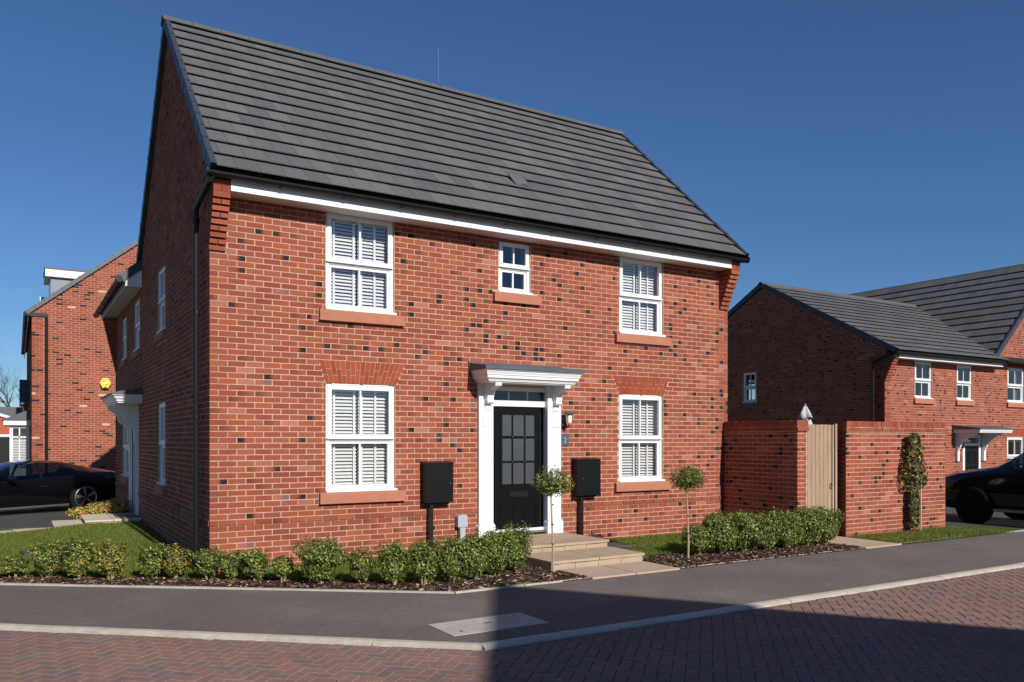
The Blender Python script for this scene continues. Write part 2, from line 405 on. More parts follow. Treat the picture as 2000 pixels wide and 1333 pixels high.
def lay_bricks(wall, L, z0, z1, voids, style, clip=None, zref=.615, nind=300, start=.0, end=None, traps=(), proud_course=None, fc=.075):
    """stretcher bond on the wall's outer plane; voids are rectangles, traps are splayed arches; the largest in view become objects"""
    end = L if end is None else end; M = wmat(wall); items = []
    k0 = math.ceil((z0 - zref) / fc - .01)
    z = zref + k0 * fc; k = k0
    while z + fc * .6 < z1:
        zm = z + fc / 2; iv = [(start, end)]
        if clip:
            a, c = clip(zm + .02); iv = [(max(a, start), min(c, end))]
        holes = [(v[0], v[2]) for v in voids if v[1] < zm < v[3]]
        for (xb0, xb1, xt0, xt1, tz0, tz1) in traps:
            if tz0 < zm < tz1:
                t = (zm - tz0) / (tz1 - tz0); holes.append((xb0 + (xt0 - xb0) * t, xb1 + (xt1 - xb1) * t))
        for h0, h1 in holes:
            nv = []
            for a, c in iv:
                if h1 <= a or h0 >= c: nv.append((a, c)); continue
                if h0 > a + .02: nv.append((a, h0))
                if h1 < c - .02: nv.append((h1, c))
            iv = nv
        for a, c in iv:
            off = 0 if k % 2 else -.1125
            n = math.floor((a - off) / .225); x = off + n * .225
            while x < c - .005:
                s0 = max(x, a); e0 = min(x + .2165, c)
                if abs(s0 - a) > .001 or n * .225 + off >= a - .001: pass
                if e0 - s0 > .025:
                    items.append((s0, z, e0 - s0, fc - .0085, brick_style(style, s0, z), -.012 if proud_course == k else uni(-.0015, .0025)))
                x += .225; n += 1
        z += fc; k += 1
    ar = sorted(((area_of(M, x, zz, x + l, zz + h), i) for i, (x, zz, l, h, st, pr) in enumerate(items)), reverse=True)
    ind = set(i for a, i in ar[:nind] if a > 12)
    rest = MB()
    for i, (x, zz, l, h, st, pr) in enumerate(items):
        if i in ind: ob('brick', brick_mesh(l, h, st), parent=wall, loc=(x, pr, zz))
        else:
            g = brick_geo(l, h, st); o = len(rest.v)
            rest.v.extend((vx + x, vy + pr, vz + zz) for vx, vy, vz in g.v); rest.f.extend(tuple(q + o for q in f) for f in g.f); rest.c.extend(g.c)
    if rest.f: ob('brickwork', rest, 'brick', parent=wall, kind='stuff')
def splay_arch(wall, xb0, xb1, xt0, xt1, z0, z1, n=17):
    for i in range(n):
        f0, f1 = i / n, (i + 1) / n; gap = .006
        cut = .62 if i % 2 else .36
        for s0, s1 in ((0, cut), (cut, 1)):
            za, zb = z0 + (z1 - z0) * s0 + .004, z0 + (z1 - z0) * s1 - .004
            def X(f, z): t = (z - z0) / (z1 - z0); return (xb0 + (xb1 - xb0) * f) * (1 - t) + (xt0 + (xt1 - xt0) * f) * t
            col = srgb(*random.choice([(156, 77, 53), (151, 73, 51), (160, 81, 56), (148, 71, 50)]))
            b = MB(); b.prism([(X(f0, za) + gap / 2, za), (X(f1, za) - gap / 2, za), (X(f1, zb) - gap / 2, zb), (X(f0, zb) + gap / 2, zb)], uni(-.002, .001), .03, 'y', col)
            ob('brick', b, 'brick', parent=wall)
def corbel(wall, x0, x1, zbot, steps, proj, cap_courses, zcap_top=None):
    z = zbot
    for i in range(steps + cap_courses):
        p = proj * (i + 1) / (steps + 1) if i < steps else proj
        h = .065 if i < steps else .0735
        for (a, c) in (((x0, x1),) if i % 2 == 0 else ((x0, (x0 + x1) / 2 - .004), ((x0 + x1) / 2 + .004, x1))):
            b = MB(); b.box(a, -p, z + .002, c, .03, z + h, BC[random.randrange(10)]); ob('brick', b, 'brick', parent=wall)
        z += .075

# ------------------------------------------------------------------ windows
def window(house, wall, x0, z0, w_, h, blind=True, sill=True, vents=True, far=False, split=.49, sill_l=.10, sill_r=.135, net=None, nslat=None, tilt=48):
    """casement window with two lights; local origin = lower left corner of the opening on the outer brick face"""
    W = 'white_far' if far else 'white'
    M = Matrix.LocRotScale(wall.location, wall.rotation_euler, None) @ Matrix.Translation((x0, 0, z0))
    b = MB(); b.ring(0, 0, w_, h, .05, .035, .10); zt = h * split
    b.box(.05, .035, zt - .028, w_ - .05, .10, zt + .028)
    fr = ob('window', b, W, parent=house); fr.matrix_local = M
    b = MB(); b.ring(.022, zt + .002, w_ - .022, h - .026, .06, .014, .05); ob('sash', b, W, fr)
    b = MB(); b.ring(.05, .05, w_ - .05, zt - .028, .04, .05, .085); ob('sash', b, W, fr)
    b = MB(); b.box(.01, .0, zt - .004, w_ - .01, .03, zt + .014); ob('weather_bar', b, W, fr)
    b = MB(); b.box(w_ / 2 - .012, .03, zt + .054, w_ / 2 + .012, .072, h - .078); ob('glazing_bar', b, W, fr)
    b = MB(); b.box(w_ / 2 - .012, .055, .076, w_ / 2 + .012, .095, zt - .054); ob('glazing_bar', b, W, fr)
    b = MB(); b.face([(.07, .045, zt + .05), (w_ - .07, .045, zt + .05), (w_ - .07, .045, h - .074), (.07, .045, h - .074)]); ob('pane', b, 'glass', fr)
    b = MB(); b.face([(.07, .07, .07), (w_ - .07, .07, .07), (w_ - .07, .07, zt - .05), (.07, .07, zt - .05)]); ob('pane', b, 'glass', fr)
    b = MB(); b.box(-.004, -.028, .001, w_ + .03, .034, .03); ob('cill_board', b, W, fr)
    if vents:
        for s in ((.08, w_ / 2 - .02), (w_ / 2 + .03, w_ - .10)):
            b = MB(); b.box(s[0], .012, h - .022, s[1], .035, h - .006); ob('trickle_vent', b, 'white' if not far else W, fr)
    if sill:
        b = MB(); b.prism([(-.06, -.150), (-.06, -.022), (-.03, -.004), (.03, .0), (.03, -.150)], -sill_l, w_ + sill_r, 'x'); ob('sill', b, 'stone', fr)
    if blind:
        n = nslat or int((h - .14) / .0475); me = None
        for i in range(n):
            zc = h - .095 - i * .0475
            if zc < .085: break
            if me is None:
                q = MB(); a = R(tilt); dy, dz = .025 * math.cos(a), .025 * math.sin(a)
                q.prism([(-dy, -dz), (0, .002), (dy, dz), (dy, dz + .0022), (0, .0045), (-dy, -dz + .0022)], .065, w_ / 2 - .012, 'x')
                q.prism([(-dy, -dz), (0, .002), (dy, dz), (dy, dz + .0022), (0, .0045), (-dy, -dz + .0022)], w_ / 2 + .012, w_ - .065, 'x')
                me = q.mesh('slat'); me.materials.append(MATS['slat'])
            ob('slat', me, parent=fr, loc=(0, .165 + uni(-.002, .002), zc), rot=(uni(-.07, .07), uni(-.004, .004), 0))
        for tx in (.155, w_ / 2 - .055, w_ / 2 + .055, w_ - .24) if w_ > .7 else (.12, w_ - .12):
            b = MB(); b.box(tx - .016, .135, .06, tx + .016, .1365, h - .07); ob('ladder_tape', b, 'slat', fr)
        b = MB(); b.box(.05, .135, h - .085, w_ - .05, .20, h - .05); ob('head_rail', b, 'slat', fr)
    if net:
        for cx0, cx1 in net:
            b = MB(); n = 14
            for i in range(n):
                xa, xb = cx0 + (cx1 - cx0) * i / n, cx0 + (cx1 - cx0) * (i + 1) / n
                ya, yb = .18 + .02 * (i % 2), .18 + .02 * ((i + 1) % 2)
                b.face([(xa, ya, .05), (xb, yb, .05), (xb, yb, h - .05), (xa, ya, h - .05)])
            ob('curtain', b, 'curtain', fr)
    return fr

# ------------------------------------------------------------------ roofs
TC = [srgb(*c) for c in [(97, 95, 96), (93, 92, 93), (100, 98, 99), (90, 89, 91), (97, 95, 95), (103, 101, 101), (94, 93, 93)]]
def tile_geo(wd, ln, col, t=.012, lift=.050):
    b = MB(); z0h, z0t = .004, lift
    vs = [(0, 0, z0t), (wd, 0, z0t), (wd, ln, z0h), (0, ln, z0h), (.001, .002, z0t + t), (wd - .001, .002, z0t + t), (wd - .001, ln, z0h + t), (.001, ln, z0h + t)]
    return b.faces(vs, [(0, 1, 5, 4), (1, 2, 6, 5), (3, 0, 4, 7), (4, 5, 6, 7), (3, 2, 1, 0)], col)
TCACHE = {}
def roof_slope(house, loc, rot, L, S_, rows, nind=300, tw=.30, clip=None, deck=None, far=False):
    """one roof slope; local x along the eave, y up the slope, z off the roof"""
    b = MB()
    if deck: b.prism(deck, -.06, -.004, 'z')
    else: b.box(0, 0.02, -.06, L, S_ - .01, -.004)
    r = ob('roof', b, 'deck', parent=house, loc=loc, rot=rot); M = wmat(r); g = S_ / rows; items = []
    for i in range(rows):
        x = -(tw / 2 if i % 2 else 0); y = i * g - .02
        lo, hi = (0, L) if clip is None else clip(y + g * .5)
        ln = g + .05 if i < rows - 1 else g + .01
        while x < hi - .01:
            a, c = max(x, lo), min(x + tw, hi)
            if c - a > .03: items.append((a + .0012, y, c - a - .0024, ln, random.randrange(len(TC))))
            x += tw
    ar = sorted(((area_of(M, x, y, x + l, y + g, 'xy'), i) for i, (x, y, l, ln, c) in enumerate(items)), reverse=True)
    ind = set(i for a, i in ar[:nind] if a > 40); rest = MB()
    for i, (x, y, l, ln, c) in enumerate(items):
        dz = uni(0, .002)
        if i in ind:
            key = (round(l, 3), round(ln, 3), c)
            if key not in TCACHE:
                me = tile_geo(l, ln, TC[c]).mesh('roof_tile'); me.materials.append(MATS['tile']); TCACHE[key] = me
            ob('roof_tile', TCACHE[key], parent=r, loc=(x, y + uni(-.002, .002), dz))
        else:
            gq = tile_geo(l, ln, TC[c]); o = len(rest.v); rest.v.extend((vx + x, vy + y, vz + dz) for vx, vy, vz in gq.v)
            rest.f.extend(tuple(q + o for q in f) for f in gq.f); rest.c.extend(gq.c)
    if rest.f: ob('roof_tiles', rest, 'tile', parent=r, kind='stuff')
    return r
def verge(roof, x, side, S_, n, m='verge', wd=.06, low=-.075):
    """dry verge caps down one edge of a slope, as children of the roof"""
    g = S_ / n; b = MB(); s = side
    xa, xb = (x - .012, x + wd) if s < 0 else (x - wd, x + .012)
    b.box(xa, 0, low, xb, g - .006, .074)
    b.box(xa - (.004 if s < 0 else 0), 0, low - .015, xb + (.004 if s > 0 else 0), .05, .082)
    me = b.mesh('verge_cap'); me.materials.append(MATS[m])
    for i in range(n): ob('verge_cap', me, parent=roof, loc=(0, i * g - .02, 0))
def ridge(house, A, B, n, m='tile', rot=0, drop=.09):
    A = Vector(A); B = Vector(B); d = B - A; L = d.length / n; b = MB()
    pr = [(-.145, -.115), (-.05, -.012), (0, .012), (.05, -.012), (.145, -.115), (.13, -.125), (.045, -.03), (0, -.006), (-.045, -.03), (-.13, -.125)]
    b.prism(pr, .004, L - .004, 'x', TC[1]); me = b.mesh('ridge_tile'); me.materials.append(MATS['tile'])
    c = MB(); c.prism([(-.148, -.116), (-.051, -.011), (0, .014), (.051, -.011), (.148, -.116), (.13, -.125), (.045, -.03), (0, -.006), (-.045, -.03), (-.13, -.125)], -.005, .005, 'x'); mc = c.mesh('ridge_clip'); mc.materials.append(MATS['metal'])
    a = math.atan2(d.y, d.x)
    for i in range(n):
        p = A + d * (i / n); rt = ob('ridge_tile', me, parent=house, loc=tuple(p), rot=(0, 0, a))
        if i: ob('ridge_clip', mc, parent=rt, loc=(0, 0, 0))
def gutter(house, A, B, r=.056, brackets=True, sp=.82, out=(0, -1)):
    A = Vector(A); B = Vector(B); d = (B - A); L = d.length; a = math.atan2(d.y, d.x); b = MB()
    pr = [(r * math.cos(R(180 + k * 20)), r * math.sin(R(180 + k * 20))) for k in range(10)] + [((r - .004) * math.cos(R(360 - k * 20)), (r - .004) * math.sin(R(360 - k * 20))) for k in range(10)]
    b.prism(pr, 0, L, 'x'); o = ob('gutter', b, 'black_plastic', parent=house, loc=tuple(A), rot=(0, 0, a))
    if brackets:
        c = MB(); pr = [((r + .006) * math.cos(R(180 + k * 20)), (r + .006) * math.sin(R(180 + k * 20))) for k in range(10)]
        c.prism(pr, -.018, .018, 'x'); c.box(-.012, r - .004, -.055, .012, r + .010, .02); me = c.mesh('gutter_bracket'); me.materials.append(MATS['black_plastic'])
        n = int(L / sp)
        for i in range(n + 1): ob('gutter_bracket', me, parent=o, loc=(.06 + i * (L - .12) / n, 0, 0))
    for ex in (0, L):
        c = MB(); c.lathe([(.0001, 0), (r + .004, 0), (r + .004, .012), (.0001, .012)], 16, axis='y')
        q = ob('stop_end', c, 'black_plastic', parent=o, loc=(ex, 0, -.002), rot=(0, 0, R(90))); q.scale = (1, 1, 1)
    return o
def downpipe(house, path, r=.034, clips=()):
    b = MB(); b.tube(path, r, 12); o = ob('downpipe', b, 'black_plastic', parent=house, smooth=False)
    for z in clips:
        c = MB(); c.lathe([(r, -.03), (r + .010, -.03), (r + .010, .03), (r, .03)], 14, (path[-1][0], path[-1][1], z)); ob('pipe_clip', c, 'black_plastic', parent=o)
    return o

# ------------------------------------------------------------------ the main house
W_, D_ = 9.105, 6.4
EZ, RZ, EY, RY = 5.0, 8.35, -.38, 3.2
PIT = math.atan2(RZ - EZ, RY - EY); SL = math.hypot(RZ - EZ, RY - EY)
house = thing('brick_house', 'detached-looking corner house of red brick with steep grey roof, black front door and white canopy', 'house')
wins = dict(UL=(1.502, 3.465, .99, 1.345), LL=(1.505, .99, .998, 1.485), S=(4.21, 3.96, .578, .805), UR=(6.56, 3.49, .97, 1.31), LR=(6.552, .99, .972, 1.485))
ops = [(x, z, x + w_, z + h) for x, z, w_, h in wins.values()]
DO = (3.90, .10, 5.27, 2.53)
voids = [(x - .008, z, x + w_ + .008, z + h + .01) for x, z, w_, h in wins.values()] + [(DO[0] - .01, DO[1] - .3, DO[2] + .01, DO[3])]
voids += [(x - .105, z - .155, x + w_ + .14, z + .002) for x, z, w_, h in wins.values()]
front = ob('wall', wall_core(W_, -.3, 4.93, ops + [DO]), 'mortar', parent=house)
traps = [(1.505 - .01, 2.503 + .02, 1.405, 2.665, 2.475, 2.79), (6.552 - .01, 7.524 + .02, 6.43, 7.672, 2.475, 2.79)]
lay_bricks(front, W_, -.2, 4.93, voids + [(-.05, 4.08, .20, 5), (8.88, 4.08, 9.2, 5)], 'main', traps=traps, proud_course=0)
for tr in traps: splay_arch(front, *tr[:4], 2.475, 2.785)
corbel(front, -.012, .19, 4.085, 8, .30, 3); corbel(front, 8.885, 9.100, 4.085, 8, .30, 3)
# gable wall (facing left, in shade) and the hidden walls
gab = ob('gable_wall', None, parent=house, loc=(0, D_, 0), rot=(0, 0, R(-90)))
tanp = math.tan(PIT)
def gclip(z):      # local x runs from the back (0) to the front (D_)
    d = max(0, (z - 5.24) / tanp); return (d, D_ - d)
gm = wall_core(D_, -.3, 4.90, [(D_ - 4.35, 3.50, D_ - 3.56, 4.58), (D_ - 4.30, .96, D_ - 3.55, 2.33)], top=[(.007, 4.90), (D_ - .007, 4.90), (D_ - .007, 5.24), (D_ / 2, 5.24 + D_ / 2 * tanp), (.007, 5.24)])
gab.data = None
bpy.data.objects.remove(gab)
gab = ob('gable_wall', gm, 'mortar', parent=house, loc=(0, D_, 0), rot=(0, 0, R(-90)))
lay_bricks(gab, D_, -.2, 8.3, [(D_ - 4.36, 3.50, D_ - 3.55, 4.60), (D_ - 4.31, .96, D_ - 3.54, 2.35), (D_ - 4.45, 3.35, D_ - 3.43, 3.51), (D_ - 4.41, .81, D_ - 3.42, .97)],
           'main', clip=gclip, nind=0, end=D_ - .024, proud_course=0)
window(house, gab, D_ - 4.35, 3.50, .79, 1.08, blind=False, vents=False, sill_l=.09, sill_r=.11)
window(house, gab, D_ - 4.30, .96, .75, 1.37, blind=True, vents=False, sill_l=.09, sill_r=.11)
gr = ob('gable_wall', wall_core(D_, -.3, 4.9, [], top=[(.007, 4.90), (D_ - .007, 4.90), (D_ - .007, 5.24), (D_ / 2, 5.24 + D_ / 2 * tanp), (.007, 5.24)]), 'mortar', parent=house, loc=(W_, 0, 0), rot=(0, 0, R(90)))
lay_bricks(gr, D_, -.2, 8.3, [], 'main', clip=lambda z: (max(.024, (z - 5.24) / tanp), D_ - max(0, (z - 5.24) / tanp)), nind=0)
ob('wall', wall_core(W_ - .6, -.3, 4.9, []), 'mortar', parent=house, loc=(W_ - .3, D_, 0), rot=(0, 0, R(180)))
ob('floor', MB().box(.3, .3, -.3, W_ - .3, D_ - .3, .1), 'deck', parent=house)
ob('floor', MB().box(.29, .29, 2.55, W_ - .29, D_ - .29, 2.8), 'soffit', parent=house)
for k, a in wins.items(): window(house, front, *a, blind=(k != 'S'), sill_l=.10, sill_r=.145 if k != 'S' else .17, tilt=dict(UL=47, LL=42, UR=52, LR=38, S=45)[k])
# roof
rf = roof_slope(house, (-.06, EY, EZ), (PIT, 0, 0), W_ + .12, SL, 14)
verge(rf, 0, -1, SL, 14); verge(rf, W_ + .12, 1, SL, 14)
b = MB(); b.box(0, 0, -.06, W_ + .12, SL - .02, .03, TC[1]); rb = ob('roof', b, 'tile', parent=house, loc=(W_ + .06, 2 * RY - EY, EZ), rot=(PIT, 0, math.pi))
verge(rb, 0, -1, SL, 14); verge(rb, W_ + .12, 1, SL, 14)
ridge(house, (-.10, RY, RZ + .085), (W_ + .10, RY, RZ + .085), 21)
b = MB(); b.box(4.80, 1.09, .058, 5.10, 1.40, .066, TC[4]); ob('vent_tile', b, 'tile', rf)
for xx in (4.80, 5.095):
    c = MB(); c.box(xx, 1.09, .06, xx + .012, 1.41, .074); ob('vent_flange', c, 'metal', rf)
c = MB(); c.box(4.92, 1.10, .066, 5.05, 1.125, .078); ob('vent_flange', c, 'metal', rf)
b = MB(); b.box(.195, -.305, 4.78, 8.88, -.285, 4.955); ob('fascia', b, 'white', house)
b = MB(); b.box(.195, -.284, 4.782, 8.88, .005, 4.80); ob('soffit', b, 'soffit', house)
gutter(house, (-.10, -.385, 4.955), (W_ + .10, -.385, 4.955))
b = MB(); b.box(-.02, -.33, 4.90, .19, -.0, 4.99); ob('eave_closer', b, 'black', house)
b = MB(); b.box(8.89, -.33, 4.90, 9.11, -.0, 4.99); ob('eave_closer', b, 'black', house)
downpipe(house, [(-.02, -.385, 4.93), (-.06, -.36, 4.86), (-.08, .40, 4.70), (-.075, .46, 4.60), (-.075, .46, .0)], clips=(4.55, 3.35, 2.0, .62))
t = thing('aerial', 'thin pale aerial rod rising from the ridge of the corner house', 'aerial', (4.777, RY, RZ + .05))
b = MB(); b.tube([(0, 0, 0), (-.012, 0, .72)], [.0022, .0016], 6); ob('rod', b, 'grey_plastic', t)
b = MB(); b.lathe([(.03, .0), (.03, .04), (.012, .06)], 10); ob('base', b, 'black', t)
# front door
door = ob('door_frame', MB().ring(0, 0, 1.17, 2.27, .07, .03, .12).box(.07, .03, 1.965, 1.10, .12, 2.055), 'white', parent=house, loc=(4.005, 0, .255))
b = MB(); b.box(.165, .055, .035, 1.002, .10, 1.965); leaf = ob('door_leaf', b, 'door_black', door)
b = MB(); b.ring(.255, .72, .93, 1.88, .045, .048, .06)
for q in (.255 + .225, .255 + .45): b.box(q - .016, .050, .76, q + .016, .058, 1.84)
for q in (.72 + .387, .72 + .773): b.box(.29, .0495, q - .016, .90, .0585, q + .016)
ob('glazing_bead', b, 'door_black', door)
for i in range(3):
    for j in range(3):
        xa, za = .292 + i * .207, .757 + j * .365
        b = MB(); b.box(xa, .053, za, xa + .19, .056, za + .345); ob('pane', b, 'frosted', door)
for i in (1, 2):
    for j in (1, 2):
        b = MB(); b.lathe([(.009, 0), (.009, -.006), (.0001, -.008)], 10, (.255 + .225 * i, .05, .72 + .3865 * j), 'y'); ob('stud', b, 'chrome', door)
b = MB(); b.ring(.43, .565, .76, .645, .016, .046, .06); b.box(.45, .05, .585, .74, .054, .625); ob('letter_box', b, 'black', door)
for xa in (.25, .66):
    b = MB(); b.ring(xa, .12, xa + .27, .46, .022, .047, .06); b.box(xa + .05, .05, .17, xa + .22, .056, .41)
    b.prism([(xa + .02, .46), (xa + .25, .46), (xa + .2, .49), (xa + .07, .49)], .048, .056, 'y'); ob('panel_moulding', b, 'door_black', door)
b = MB(); b.box(.945, .035, .70, .975, .055, .92); b.tube([(.96, .035, .86), (.96, -.01, .86), (.86, -.015, .86)], .011, 8); ob('door_handle', b, 'chrome', door)
for i in range(3):
    b = MB(); b.box(.085 + i * .345, .05, 2.06, .085 + i * .345 + .305, .056, 2.195); ob('pane', b, 'glass_shaded', door)
b = MB()
for q in (.41, .755): b.box(q - .01, .04, 2.055, q + .01, .07, 2.20)
ob('glazing_bar', b, 'white', door)
b = MB(); b.box(.04, -.03, .0, 1.13, .10, .035); ob('threshold', b, 'metal', door)
ob('backing', MB().box(0, .13, 0, 1.17, .14, 2.27), 'deck', door)
# surround: pilasters, brackets, canopy
for x0, x1 in ((3.835, 4.085), (5.075, 5.33)):
    p = ob('pilaster', MB().box(x0, -.055, .23, x1, .03, 2.56), 'white', house)
    b = MB(); b.prism([(x0 - .02, .2), (x1 + .02, .2), (x1 + .02, .40), (x1 - .004, .44), (x0 + .004, .44), (x0 - .02, .40)], -.085, .03, 'y'); ob('plinth_block', b, 'white', p)
    cx = (x0 + x1) / 2 + .02
    b = MB(); b.prism([(-.055, 2.55), (-.40, 2.55), (-.385, 2.50), (-.30, 2.475), (-.21, 2.44), (-.16, 2.37), (-.15, 2.31), (-.16, 2.265), (-.13, 2.24), (-.10, 2.255), (-.085, 2.29), (-.055, 2.27)], cx - .055, cx + .055, 'x'); ob('bracket', b, 'white', p)
    b = MB(); b.box(cx - .05, -.085, 2.155, cx + .05, -.05, 2.28); ob('bracket_drop', b, 'white', p)
    b = MB(); b.box(cx - .058, -.072, 2.08, cx + .058, -.05, 2.30); ob('bracket_drop', b, 'white', p)
    b = MB(); b.box(cx - .07, -.066, 1.90, cx + .07, -.05, 2.32); ob('bracket_drop', b, 'white', p)
b = MB(); X0, X1, YF = 3.71, 5.44, -.50
def rect(o, z): return [(X0 + o, YF + o, z), (X1 - o, YF + o, z), (X1 - o, .002, z), (X0 + o, .002, z)]
prof = [(0, 2.735), (0, 2.722), (.018, 2.72), (.022, 2.70), (.035, 2.672), (.038, 2.655), (.05, 2.653), (.05, 2.612), (.075, 2.60), (.09, 2.575), (.092, 2.565), (.115, 2.563), (.115, 2.548)]
L0 = len(b.v)
for o, z in prof: b.v.extend(rect(o, z))
for i in range(len(prof) - 1):
    for k in range(4):
        b.f.append((i * 4 + k, i * 4 + (k + 1) % 4, (i + 1) * 4 + (k + 1) % 4, (i + 1) * 4 + k)); b.c.append(None)
b.f.append(tuple((len(prof) - 1) * 4 + k for k in range(4))); b.c.append(None)
can = ob('canopy', b, 'white', house)
b = MB(); b.faces([(X0 - .02, YF - .02, 2.736), (X1 + .02, YF - .02, 2.736), (X1 + .02, .0, 2.736), (X0 - .02, .0, 2.736), (X0 - .02, YF - .02, 2.785), (X1 + .02, YF - .02, 2.785), (X1 + .02, -.02, 2.85), (X0 - .02, -.02, 2.85)],
                 [(0, 1, 5, 4), (1, 2, 6, 5), (2, 3, 7, 6), (3, 0, 4, 7), (4, 5, 6, 7), (3, 2, 1, 0)])
b.box(X0 - .03, -.022, 2.70, X1 - .06, -.004, 2.875); ob('canopy_roof', b, 'lead', can)

# wall lamp, number plaque, meter boxes, service box
t = thing('wall_lamp', 'cream lantern wall lamp with brown disc cap beside the black front door', 'wall lamp', (5.44, 0, 1.9))
b = MB(); b.lathe([(.0001, -.004), (.052, -.004), (.052, -.022), (.03, -.034), (.0001, -.034)], 18, (-.03, 0, .03), 'y'); ob('back_plate', b, 'black', t, smooth=True)
b = MB(); b.tube([(-.03, -.03, .03), (-.02, -.09, .0), (0, -.12, .02), (0, -.12, .06)], .012, 8); ob('arm', b, 'black', t)
b = MB(); b.lathe([(.0001, .06), (.036, .06), (.048, .085), (.055, .20), (.052, .215), (.0001, .215)], 18, (0, -.12, 0)); ob('lantern_glass', b, 'lantern', t, smooth=True)
b = MB(); b.lathe([(.045, .21), (.10, .217), (.095, .228), (.04, .245), (.018, .262), (.0001, .266)], 20, (0, -.12, 0)); ob('cap', b, 'twig', t, smooth=True)
b = MB()
for k in range(4):
    a = k * math.pi / 2 + .5; b.tube([(math.cos(a) * .052, -.12 + math.sin(a) * .052, .075), (math.cos(a) * .06, -.12 + math.sin(a) * .06, .21)], .004, 6)
ob('cage', b, 'black', t)
t = thing('number_plaque', 'small slate house number plaque under the wall lamp', 'plaque', (5.35, 0, 1.61))
b = MB(); b.box(0, -.022, 0, .155, -.002, .185); ob('plate', b, 'slate', t)
tc = bpy.data.curves.new('digit', 'FONT'); tc.body = '2'; tc.size = .12; tc.extrude = .001; tc.align_x = 'CENTER'
to = bpy.data.objects.new('digit_tmp', tc); COL.objects.link(to)
dg = bpy.context.evaluated_depsgraph_get(); tm = bpy.data.meshes.new_from_object(to.evaluated_get(dg)); bpy.data.objects.remove(to)
o = ob('digit', tm, 'grey_plastic', t, loc=(.085, -.0235, .05), rot=(R(90), 0, 0))
for q in ((.085, .165), (.13, .09)):
    b = MB(); b.lathe([(.006, -.02), (.006, -.026), (.0001, -.027)], 8, (q[0], 0, q[1]), 'y'); ob('screw', b, 'chrome', t)
def meter_box(label, x0, x1, y0, y1, z0, z1, px):
    t = thing('meter_cabinet', label, 'meter cabinet', (x0, y1, 0), group='black cabinets on posts'); w_ = x1 - x0; d = y0 - y1
    b = MB(); b.box(0, d + .03, z0 + .02, w_, 0, z1 - .015); b.box(.005, d + .05, z0 - .02, w_ - .03, -.02, z0 + .02); ob('cabinet', b, 'box_black', t)
    b = MB(); b.box(-.012, d, z0 + .01, w_ + .012, d + .03, z1); ob('door', b, 'box_black', t)
    b = MB(); b.prism([(d - .012, z1), (.01, z1 + .02), (.01, z1 - .02), (d - .012, z1 - .012)], -.018, w_ + .018, 'x'); ob('lid', b, 'box_black', t)
    b = MB(); b.lathe([(.009, 0), (.009, -.008), (.0001, -.009)], 10, (w_ * px[0], d, z0 + .28), 'y'); ob('lock', b, 'chrome', t)
    b = MB(); b.box(px[1] - .026, d / 2 - .026, -.05, px[1] + .026, d / 2 + .026, z0 - .02); ob('post', b, 'black', t)
meter_box('black metal cabinet on a post, left of the white door surround', 2.912, 3.338, -.16, -.02, .79, 1.372, (.9, .11))
meter_box('black metal cabinet on a post, right of the white door surround under the lamp', 5.58, 6.028, -.16, -.02, .80, 1.39, (.22, .12))
t = thing('service_box', 'small pale grey service box and pipe low on the wall left of the door', 'service box', (3.46, 0, 0))
b = MB(); b.prism([(0, .42), (.16, .42), (.16, .57), (.14, .60), (.02, .60), (0, .57)], -.10, -.004, 'y'); ob('box', b, 'grey_plastic', t)
b = MB(); b.prism([(-.09, .415), (-.02, .415), (-.02, -.02), (-.12, -.02), (-.10, .2)], .04, .125, 'x'); ob('pipe_cover', b, 'grey_plastic', t)

# front steps and paths
def flags(name, label, tops, m, jag=True):
    t = thing(name, label, 'steps')
    for (x0, y0, x1, y1, z0, z1, nx, ny) in tops:
        for i in range(nx):
            for j in range(ny):
                xa, xb = x0 + (x1 - x0) * i / nx, x0 + (x1 - x0) * (i + 1) / nx; ya, yb = y0 + (y1 - y0) * j / ny, y0 + (y1 - y0) * (j + 1) / ny
                b = MB(); n = 7; g = .004; fr = [(xa + g + (xb - xa - 2 * g) * q / n, ya + g + (uni(-.008, .008) if j == 0 and jag else 0)) for q in range(n + 1)]
                b.prism(fr + [(xb - g, yb - g), (xa + g, yb - g)], z1 - .035, z1 + uni(-.002, .002), 'z'); ob('paving_slab', b, m, t)
        b = MB(); n = 4
        for i in range(n):
            b.box(x0 + .025 + (x1 - x0 - .05) * i / n + .003, y0 + .025, z0, x0 + .025 + (x1 - x0 - .05) * (i + 1) / n - .003, y1 - .01, z1 - .036)
        ob('riser', b, m, t)
    return t
flags('entrance_steps', 'two buff sandstone steps up to the black front door', [(3.80, -1.22, 5.39, -.06, -.05, .235, 2, 2), (3.80, -2.01, 5.39, -1.21, -.05, .133, 2, 1)], 'flag')
t = thing('garden_path', None, None); t['kind'] = 'structure'
for i, (xa, xb, ya, yb) in enumerate([(3.93, 4.62, -2.73, -2.02), (4.63, 5.36, -2.73, -2.02)]):
    b = MB(); b.prism([(xa, ya), (xb - .004, ya), (xb - .004, yb), (xa - (.02 if i == 0 else 0), yb)], -.05, .022, 'z'); ob('paving_slab', b, 'flag_pink', t)
for i in range(3):
    a, c = -2.73 + i * .42, -2.73 + (i + 1) * .42
    for u in range(2):
        b = MB(); b.box(9.27 + u * .46, a, -.05, 9.27 + (u + 1) * .46 - .005, c - .005, .02); ob('paving_slab', b, 'flag_pink', t)
